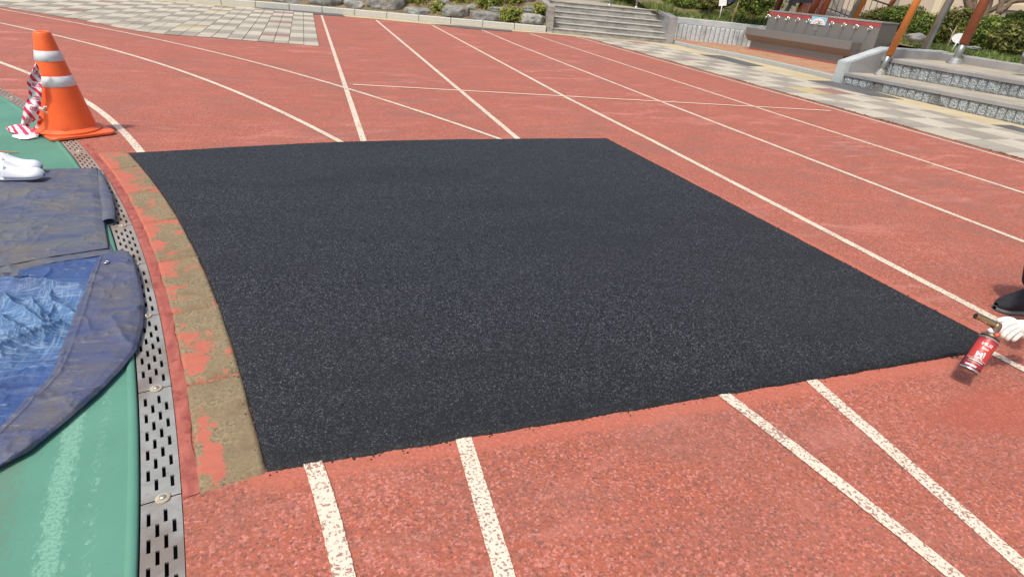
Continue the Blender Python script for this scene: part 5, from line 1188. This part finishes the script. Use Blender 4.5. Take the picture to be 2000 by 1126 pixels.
# lower bright blue tarp with the folded over dark flap
t2 = empty('bright_blue_tarp', G(120, 640), label='crumpled bright blue tarpaulin with a dark blue folded edge and an eyelet', cat='tarpaulin')
FOLDS = [((-60, 562), (165, 578), .030, .020), ((-60, 735), (128, 652), .034, .018), ((20, 596), (98, 656), .024, .016), ((72, 598), (92, 650), .018, .013), ((-40, 655), (42, 652), .026, .016), ((5, 628), (38, 652), .018, .012),
         ((100, 600), (142, 622), .016, .013), ((-60, 610), (30, 600), .022, .018), ((-40, 690), (60, 662), .020, .014), ((40, 700), (110, 672), .012, .012), ((-60, 800), (80, 735), .010, .03), ((110, 575), (100, 645), .014, .012)]
FW = [(G(*a), G(*b), h, w) for a, b, h, w in FOLDS]
def h2(x, y, u, v):
    wx = x+.012*(fbm(x, y, 14, 3, 41)-.5)*2; wy = y+.016*(fbm(x, y, 12, 3, 43)-.5)*2; h = 0*x
    for a, b, hh, w in FW:
        d_ = seg_dist(wx, wy, a, b); h = np.maximum(h, hh*1.35*np.exp(-d_/(w*.85)))+.15*hh*np.exp(-(d_/(w*2.2))**2)
    return h+.010*ridges(x, y, 8, 19, .8)+.010*fbm(x, y, 7, 3, 12)
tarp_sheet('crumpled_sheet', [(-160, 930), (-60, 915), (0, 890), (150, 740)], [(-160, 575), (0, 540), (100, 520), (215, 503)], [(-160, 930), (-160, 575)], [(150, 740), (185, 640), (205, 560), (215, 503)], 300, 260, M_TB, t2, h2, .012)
def h3(x, y, u, v): return .012*np.clip((1-u)*5, 0, 1)**.6+.010*fbm(x, y, 5, 3, 31)+.010*ridges(x, y, 3.0, 33, 2.2)+.006*ridges(x, y, 8, 35, 2.0)+.004*np.exp(-((u-.16)/.02)**2)
tarp_sheet('folded_edge', [(-60, 938), (-10, 928), (0, 921)], [(196, 507), (215, 499), (240, 494), (250, 497)], [(-60, 938), (0, 850), (60, 790), (102, 745), (133, 660), (160, 590), (196, 507)],
           [(0, 921), (60, 890), (130, 832), (195, 775), (240, 728), (270, 690), (282, 640), (284, 600), (275, 545), (262, 508), (250, 497)], 240, 70, M_TF, t2, h3, .014)
# frayed corner tip between the sheets
P = coons([tuple(G(*p, .03)) for p in [(-10, 545), (12, 547), (33, 545)]], [tuple(G(*p, .055)) for p in [(-10, 538), (10, 533), (38, 524)]], [tuple(G(-10, 545, .03)), tuple(G(-10, 538, .05))], [tuple(G(33, 545, .03)), tuple(G(36, 538, .045)), tuple(G(38, 524, .055))], 14, 24)
P[..., 2] += .006*np.sin(P[..., 0]*120); gridmesh('turned_tip', P-np.array(t2.location), M_TG, t2)
ey = G(207, 510, .045); bm = bmesh.new(); add_tube(bm, [Vector((math.cos(a)*.0095, math.sin(a)*.0095, 0)) for a in np.linspace(0, 2*math.pi, 20)], .0024, 6); o = bmo('eyelet', bm, M_CHROME, t2, True); o.location = Vector((ey.x, ey.y, .041))-t2.location
bm = bmesh.new(); add_tube(bm, [(0, 0, 0), (0, 0, .0012)], .008, 16); o = bmo('eyelet_hole', bm, M_DARK, t2); o.location = Vector((ey.x, ey.y, .0395))-t2.location
# ------------------------------------------------------------------ clogs
M_CROC = simple('white_foam_clog', (.74, .75, .80), (.80, .81, .85), 8, .5, 60, .05, .002)
def clog(toe, heading, label, L=.265, W=.10):
    root = empty('clog', (0, 0, 0), label=label, cat='clog', group='pair of white clogs on the tarpaulin'); d_ = Vector((math.cos(heading), math.sin(heading), 0)); root.location = toe-d_*L; root.rotation_euler = (0, 0, heading)
    n, m = 40, 29; P = np.zeros((n, m, 3))
    def halfw(t): return W/2*(.78+.30*math.sin(min(1, t*1.15)*math.pi*.62)) * (max(0, 1-((t-.80)/.205)**2)**.5 if t > .80 else (1-(1-t/.12)**2)**.5 if t < .12 else 1)
    def htop(t): return .052+.052*max(0, 1-(t-.34)/.42)**1.6 if t > .34 else .104
    # sole
    S = np.zeros((n, m, 3))
    for i in range(n):
        t = .004+.992*i/(n-1); w = halfw(t)+.002
        for j in range(m):
            a = -math.pi+2*math.pi*j/(m-1); ca, sa = math.cos(a), math.sin(a); sq = lambda c_, e: math.copysign(abs(c_)**e, c_)
            S[i, j] = (t*L, sq(ca, .5)*w, .011+sq(sa, .4)*.011+(.006*max(0, (t-.8)/.2)**2))
    gridmesh('sole', S, M_CROC, root)
    # vamp
    n2 = 34; V = np.zeros((n2, m, 3))
    for i in range(n2):
        t = .34+.655*i/(n2-1); w = halfw(t)+.001; h = htop(t)*(max(0, 1-((t-.84)/.159)**2)**.42 if t > .84 else 1)
        for j in range(m):
            a = math.pi*j/(m-1); V[i, j] = (t*L-.02*math.sin(a)*(i == 0), math.cos(a)*w*(1-.0*math.sin(a)), .016+(math.sin(a)**.75)*max(.004, h-.016))
    o = gridmesh('vamp', V, M_CROC, root); md = o.modifiers.new('t', 'SOLIDIFY'); md.thickness = .006; md.offset = -1
    # heel cup and side walls
    H = np.zeros((60, 8, 3))
    for i in range(60):
        ph = i/59; a = math.pi*(ph-.5)*1.0
        # path from one side round heel to the other
        if ph < .35: t = .40-ph/.35*.30; s_ = 1
        elif ph > .65: t = .40-(1-ph)/.35*.30; s_ = -1
        else: q = (ph-.35)/.30*math.pi; t = .10-.085*math.sin(q); s_ = math.cos(q)
        w = halfw(max(.1, t))*(s_ if .35 <= ph <= .65 else s_); top = .052+.040*max(0, (t-.22)/.18)+.014*max(0, (.12-t)/.1)
        for j in range(8): H[i, j] = (t*L, w*(1-.05*j/7), .014+(top-.014)*j/7)
    o = gridmesh('heel_wall', H, M_CROC, root); md = o.modifiers.new('t', 'SOLIDIFY'); md.thickness = .005
    bm = bmesh.new()
    for (t, a) in [(.52, 1.57), (.62, 1.57), (.72, 1.57), (.56, 1.1), (.66, 1.1), (.76, 1.15), (.56, 2.05), (.66, 2.05), (.76, 2.0), (.60, .6), (.72, .65), (.60, 2.5), (.72, 2.5)]:
        w = halfw(t)+.001; h = htop(t); p = Vector((t*L, math.cos(a)*w, .016+(math.sin(a)**.75)*(h-.016))); nn = Vector((.25, math.cos(a), math.sin(a))).normalized(); add_tube(bm, [p-nn*.002, p+nn*.0035], .0052, 10)
    bmo('vent_holes', bm, simple('vent_shadow', (.22, .22, .28), (.27, .27, .33), 9, .8), root)
    return root
tz = .040
t_a = G(88, 346, tz); t_a.z = tz; clog(t_a, .06, 'nearer white foam clog with vent holes, toe pointing right', .27, .098)
t_b = G(83, 331, tz); t_b.z = tz; clog(t_b, .02, 'farther white foam clog half hidden behind the nearer one', .27, .098)
# ------------------------------------------------------------------ gas torch, hand, crouching person
c0, c1 = PD(1890.5, 723, 2.27), PD(1936, 656, 2.27); ax = (c1-c0).normalized(); 
torch = empty('gas_torch', c0, label='red gas canister torch with brass nozzle held by the white glove', cat='gas torch')
vw = (Vector(CO)-c0).normalized(); xx = vw.cross(ax).normalized(); yy = ax.cross(xx).normalized()     # yy faces the viewer
MT = Matrix((( xx.x, yy.x, ax.x, 0), (xx.y, yy.y, ax.y, 0), (xx.z, yy.z, ax.z, 0), (0, 0, 0, 1)))
CL = (c1-c0).length; RCAN = .0355
M = NM('canister_print'); sp = M.n('ShaderNodeSeparateXYZ'); M.l(M.co, sp.inputs[0])
at = M.attr('along'); band_ = M.ramp(at, [(0, (.16, .02, .025)), (.10, (.45, .02, .03)), (.13, (.22, .03, .035)), (.30, (.70, .66, .62)), (.312, (.50, .050, .042)), (.86, (.40, .04, .045)), (.93, (.28, .03, .035))], 'CONSTANT')
band_ = M.mix(M.ramp(M.attr('round'), [(.60, 0), (.66, 1)]), band_, (.12, .022, .028))
M_CAN = M.done(band_, .42, None, .1, .5)
def can_prof(name, prof, mat, seg=48):
    o = lathe(name, prof, mat, torch, seg, MT, cap0=False, cap1=False); return autosmooth(o, 40)
seg = 64; nz = 60; P = np.zeros((nz, seg, 3)); al = np.zeros((nz, seg)); ro = np.zeros((nz, seg)); z0_, z1_ = .006, CL*.86
for i in range(nz):
    for j in range(seg):
        a = 2*math.pi*j/seg; P[i, j] = MT@Vector((math.cos(a)*RCAN, math.sin(a)*RCAN, z0_+(z1_-z0_)*i/(nz-1))); al[i, j] = i/(nz-1)
        ro[i, j] = .5+.5*(math.cos(a)) if math.sin(a) > -.2 else 1
o = gridmesh('canister', P, M_CAN, torch, attrs={'along': al, 'round': np.where(ro > .93, .9, ro*.5)}, closed=True)
can_prof('bottom_rim', [(.001, .004), (.026, .003), (.031, .0), (RCAN+.0012, .0), (RCAN+.0018, .003), (RCAN, .0065)], M_CHROME)
can_prof('shoulder', [(RCAN, z1_-.0005), (RCAN+.0018, z1_+.002), (RCAN+.001, z1_+.005), (RCAN-.006, z1_+.010), (.024, z1_+.017), (.020, z1_+.018)], M_CHROME)
M_COL = simple('dark_brass_collar', (.16, .12, .08), (.25, .19, .12), 30, .45, metal=.4)
can_prof('collar', [(.0305, z1_+.014), (.033, z1_+.015), (.033, z1_+.022), (.026, z1_+.024), (.020, z1_+.034), (.012, z1_+.037), (.0005, z1_+.037)], M_COL)
# lettering on the can (upside down as in the photo)
M_CT = simple('silver_print', (.72, .70, .66), (.82, .80, .76), 20, .4)
def can_text(s_, size, zc, ac, slant=0, w=1.0, flip=1):
    bm = text_mesh(s_, size)
    for v in bm.verts:
        x_, y_ = -v.co.x*w*flip, -v.co.y*flip; x_ += slant*y_
        a = ac-x_/RCAN; r_ = RCAN+.0004; v.co = MT@Vector((math.cos(a)*r_, math.sin(a)*r_, zc+y_))
    bmo('printed_lettering', bm, M_CT, torch)
AC = math.pi/2+.12
can_text('SUN', .017, CL*.70, AC+.05, w=1.15, flip=-1); can_text('joto', .013, CL*.585, AC+.1, w=1.1); can_text('Mj', .026, CL*.425, AC, .1, 1.25); can_text('~', .035, CL*.325, AC, 0, 1.4); can_text('PORTABLE GAS', .0055, CL*.245, AC); can_text('BUTANE', .010, CL*.16, AC, w=1.3) if False else None
for k, zc in enumerate((.245, .19, .10)):
    P2 = np.array([[MT@Vector((math.cos(a)*(RCAN+.0004), math.sin(a)*(RCAN+.0004), CL*zc+dz)) for a in np.linspace(AC-.75, AC+.75-(.2*k), 20)] for dz in ((-.0012, .0012) if k < 2 else (-.003, .003))]); gridmesh('printed_bar', P2, M_CT if k != 1 else simple('dull_print', (.45, .30, .28), (.5, .34, .3), 20, .5), torch)
# torch head
ZT = 2.26; tbody = [PD(1938, 655, ZT), PD(1943, 647, ZT), PD(1947, 640, ZT)]
M_TB2 = simple('torch_body_dark', (.10, .065, .05), (.16, .10, .08), 20, .4)
bm = bmesh.new(); add_tube(bm, [p-c0 for p in [PD(1937, 657, ZT), PD(1941, 650, ZT), PD(1944, 644, ZT), PD(1948, 636, ZT), PD(1951, 631, ZT)]], [.013, .012, .015, .016, .012], 16); bmo('valve_body', bm, M_TB2, torch, True)
noz = [PD(1944, 635.5, ZT), PD(1933, 629, ZT), PD(1920, 622, ZT), PD(1905, 616.5, ZT)]
M = NM('heat_brass'); M_BRS = M.done(M.mix(M.noise(60, 4), (.36, .23, .10), (.62, .48, .28)), .32, None, .9)
bm = bmesh.new(); add_tube(bm, [p-c0 for p in noz], [.0125, .0135, .012, .0115], 20, cap=False); add_tube(bm, [noz[0]-c0, noz[0].lerp(noz[1], .2)-c0], .016, 20); bmo('nozzle', bm, M_BRS, torch, True)
bm = bmesh.new(); add_tube(bm, [noz[3]-c0, noz[3].lerp(noz[2], .06)-c0], .0105, 16); bmo('nozzle_mouth', bm, M_DARK, torch)
bm = bmesh.new(); q = [PD(1932, 641, ZT-.01), PD(1934, 645, ZT-.012), PD(1939, 650, ZT-.01)]; add_tube(bm, [p-c0 for p in q], [.007, .0085, .006], 12); bmo('trigger', bm, M_WHITE, torch, True)
bm = bmesh.new(); q = [PD(1943, 655, ZT-.025), PD(1951, 652.5, ZT-.025)]; add_tube(bm, [p-c0 for p in q], [.008, .008], 14); bmo('control_knob', bm, simple('orange_knob', (.55, .10, .05), (.62, .13, .06), 20, .5), torch, True)
# body: one skinned figure
def skin_mesh(name, V_, E_, Rr, mat, parent, levels=2, root=0):
    me = bpy.data.meshes.new(name); me.from_pydata([tuple(v) for v in V_], E_, []); o = bpy.data.objects.new(name, me); C.objects.link(o)
    md = o.modifiers.new('skin', 'SKIN'); md.use_smooth_shade = True
    for k, r_ in enumerate(Rr):
        sv = me.skin_vertices[0].data[k]; sv.radius = (r_, r_) if not isinstance(r_, tuple) else r_; sv.use_root = (k == root)
    s2 = o.modifiers.new('sub', 'SUBSURF'); s2.levels = levels; s2.render_levels = levels
    dg = bpy.context.evaluated_depsgraph_get(); me2 = bpy.data.meshes.new_from_object(o.evaluated_get(dg)); C.objects.unlink(o); bpy.data.objects.remove(o); bpy.data.meshes.remove(me)
    return mobj(name, me2, mat, parent, True)
ZH = 2.30
wrist = PD(2026, 640, ZH+.03); feet = G(1975, 612)
person = empty('person', Vector((3.42, 1.38, 0)), label='crouching person in black work clothes reaching in with a white gloved hand', cat='person'); PO = person.location.copy()
f1 = Vector((3.29, 1.57, .0)); f2 = Vector((3.42, 1.02, .0))
pel = Vector((3.88, 1.34, .34)); che = Vector((3.72, 1.30, .68)); nek = Vector((3.60, 1.28, .86)); 
k1 = Vector((3.30, 1.62, .50)); k2 = Vector((3.46, 1.05, .50)); a1 = Vector((3.40, 1.59, .12)); a2 = Vector((3.58, 1.03, .10))
sR = Vector((3.62, 1.46, .80)); sL = Vector((3.66, 1.10, .80)); eR = Vector((3.18, 1.45, .48)); wR = Vector(wrist); eL = Vector((3.40, .96, .56)); wL = Vector((3.30, 1.14, .60))
V_ = [pel, Vector((3.82, 1.32, .52)), che, nek, pel+Vector((0, .12, 0)), k1, a1, pel+Vector((0, -.12, 0)), k2, a2, sR, eR, wR+(eR-wR)*.16, sL, eL, wL]
E_ = [(0, 1), (1, 2), (2, 3), (0, 4), (4, 5), (5, 6), (0, 7), (7, 8), (8, 9), (2, 10), (10, 11), (11, 12), (2, 13), (13, 14), (14, 15)]
Rr = [.15, .145, .15, .065, .11, .075, .05, .11, .075, .05, .07, .052, .036, .07, .052, .036]
skin_mesh('clothed_body', [p-PO for p in V_], E_, Rr, M_BLACK, person)
M_SKIN = simple('skin', (.42, .26, .18), (.50, .32, .23), 12, .55)
# head
hc = Vector((3.52, 1.27, 1.0)); bm = bmesh.new(); bmesh.ops.create_uvsphere(bm, u_segments=28, v_segments=20, radius=1)
for v in bm.verts:
    q = v.co.copy(); x_, y_, z_2 = q.x*.095, q.y*.076, q.z*.115
    if q.z < -.2: x_ *= 1+.25*(q.z+.2)*(-1 if q.x > 0 else .6); y_ *= 1+.35*(q.z+.2)
    if q.x < -.75 and abs(q.y) < .22 and -.35 < q.z < .15: x_ -= .020*(1-abs(q.y)/.22)
    v.co = Vector((x_, y_, z_2))
hd = bmo('head', bm, M_SKIN, person, True); hd.location = hc-PO; hd.rotation_euler = (0, -.45, 0)
bm = bmesh.new(); bmesh.ops.create_uvsphere(bm, u_segments=28, v_segments=16, radius=1)
bmesh.ops.delete(bm, geom=[v for v in bm.verts if v.co.z < -.05 and v.co.x < .1 or v.co.z < -.55], context='VERTS')
for v in bm.verts: v.co = Vector((v.co.x*.104, v.co.y*.086, v.co.z*.125))
cp = bmo('cap', bm, simple('navy_cap', (.02, .025, .05), (.03, .035, .06), 9, .8), person, True); cp.location = hc-PO; cp.rotation_euler = (0, -.45, 0)
bm = bmesh.new()
for s_ in (-1, 1):
    bmesh.ops.create_uvsphere(bm, u_segments=10, v_segments=8, radius=.011, matrix=Matrix.Translation((-.088, s_*.030, .008)))
ee = bmo('eyes', bm, M_DARK, hd, True)
bm = bmesh.new(); add_tube(bm, [(-.083, -.022, -.055), (-.090, 0, -.056), (-.083, .022, -.055)], [.003, .005, .003], 8); bmo('mouth', bm, simple('lips', (.34, .14, .11), (.38, .16, .12), 9, .5), hd, True)
bm = bmesh.new()
for s_ in (-1, 1): bmesh.ops.create_uvsphere(bm, u_segments=12, v_segments=8, radius=1, matrix=Matrix.Translation((.01, s_*.078, -.005))@Matrix.Diagonal((.018, .008, .030, 1)))
bmo('ears', bm, M_SKIN, hd, True)
# shoes
def shoe(toe, ank, nm_):
    d_ = (ank-toe); d_.z = 0; d_.normalize(); w_ = Vector((-d_.y, d_.x, 0)); n, m = 30, 20
    for part, mat, z0, z1, gw in (('shoe_sole', simple('grey_sole', (.11, .11, .115), (.16, .16, .165), 20, .7), .0, .022, 1.06), ('shoe_upper', M_BLACK, .02, .09, 1.0)):
        P = np.zeros((n, m, 3))
        for i in range(n):
            t = i/(n-1); L = .27; x_ = t*L; w = .048*gw*(max(0, 1-((t-.22)/.225)**2)**.5 if t < .22 else (max(0, 1-((t-.86)/.142)**2)**.5 if t > .86 else 1)*(1-.12*math.sin((t-.2)*3)))
            top = z1 if part == 'shoe_sole' else .04+.085*min(1, t*2.2)**1.2*(max(0, 1-((t-.86)/.16)**2)**.3 if t > .86 else 1)
            for j in range(m):
                a = 2*math.pi*j/m; c_, s_ = math.cos(a), math.sin(a); zz_ = (z0+top)/2+math.copysign(abs(s_)**.5, s_)*(top-z0)/2
                P[i, j] = toe+d_*x_+w_*(math.copysign(abs(c_)**.6, c_)*w)+Vector((0, 0, zz_))-PO
        gridmesh(part, P, mat, person, closed=True)
shoe(Vector((3.235, 1.615, 0)), a1+Vector((.05, -.05, 0)), 'a'); shoe(Vector((3.36, 1.03, 0)), a2, 'b')
# gloved hand gripping the torch body
M = NM('cotton_glove', False); M_GLOVE = M.done(M.mix(M.noise(22, 4), (.74, .70, .62), (.82, .79, .72)), .85, M.bump(M.mix(.5, M.noise(260, 2), M.noise(14, 4)), .3, .004), spec=.2)
H0 = ZH
def HP(u, v, dz=0): return PD(u, v, H0+dz)-PO
palm = [HP(2028, 640, .02), HP(2008, 637, .0), HP(1990, 636, -.005), HP(1979, 633, -.01)]
Vh = palm+[HP(2000, 651, .0), HP(1988, 648, -.005)]
Eh = [(0, 1), (1, 2), (2, 3), (1, 4), (4, 5)]; Rh = [.030, .034, .030, .022, .026, .022]
def finger(pts, rs, attach):
    b = len(Vh)
    for k, p in enumerate(pts):
        Vh.append(HP(*p)); Rh.append(rs[k]); Eh.append((attach if k == 0 else b+k-1, b+k))
finger([(1977, 624.5, -.012), (1965, 622.5, -.02), (1954, 624.5, -.02), (1946, 628, -.012)], [.014, .0115, .0105, .009], 3)       # thumb along the top
skin_mesh('gloved_hand', Vh, Eh, Rh, M_GLOVE, person, 2, 1)
for pts, rs, nm_ in (([(1984, 630, -.015), (1971, 630, -.03), (1959, 636, -.035), (1951, 645, -.030), (1947, 651, -.018)], [.015, .0145, .0135, .0125, .0105], 'i'),
                 ([(1988, 636, -.012), (1976, 639, -.028), (1966, 645, -.033), (1959, 653, -.030), (1956, 660, -.018)], [.015, .0145, .0135, .0125, .0105], 'm'),
                 ([(1992, 641, -.008), (1983, 646, -.022), (1974, 652, -.028), (1968, 659, -.024), (1965.5, 664.5, -.012)], [.014, .0135, .0125, .0115, .0095], 'r'),
                 ([(1998, 646, -.0), (1991, 652, -.012), (1985, 658, -.016), (1980, 663, -.010), (1977, 665, 0)], [.012, .0115, .011, .010, .0085], 'l')):
    skin_mesh('glove_finger', [HP(*p) for p in pts], [(k, k+1) for k in range(4)], rs, M_GLOVE, person, 2, 0)
skin_mesh('glove_cuff', [HP(2022, 640, .015), HP(2034, 641, .03), HP(2046, 641, .05)], [(0, 1), (1, 2)], [.031, .034, .036], M_GLOVE, person, 1, 0)
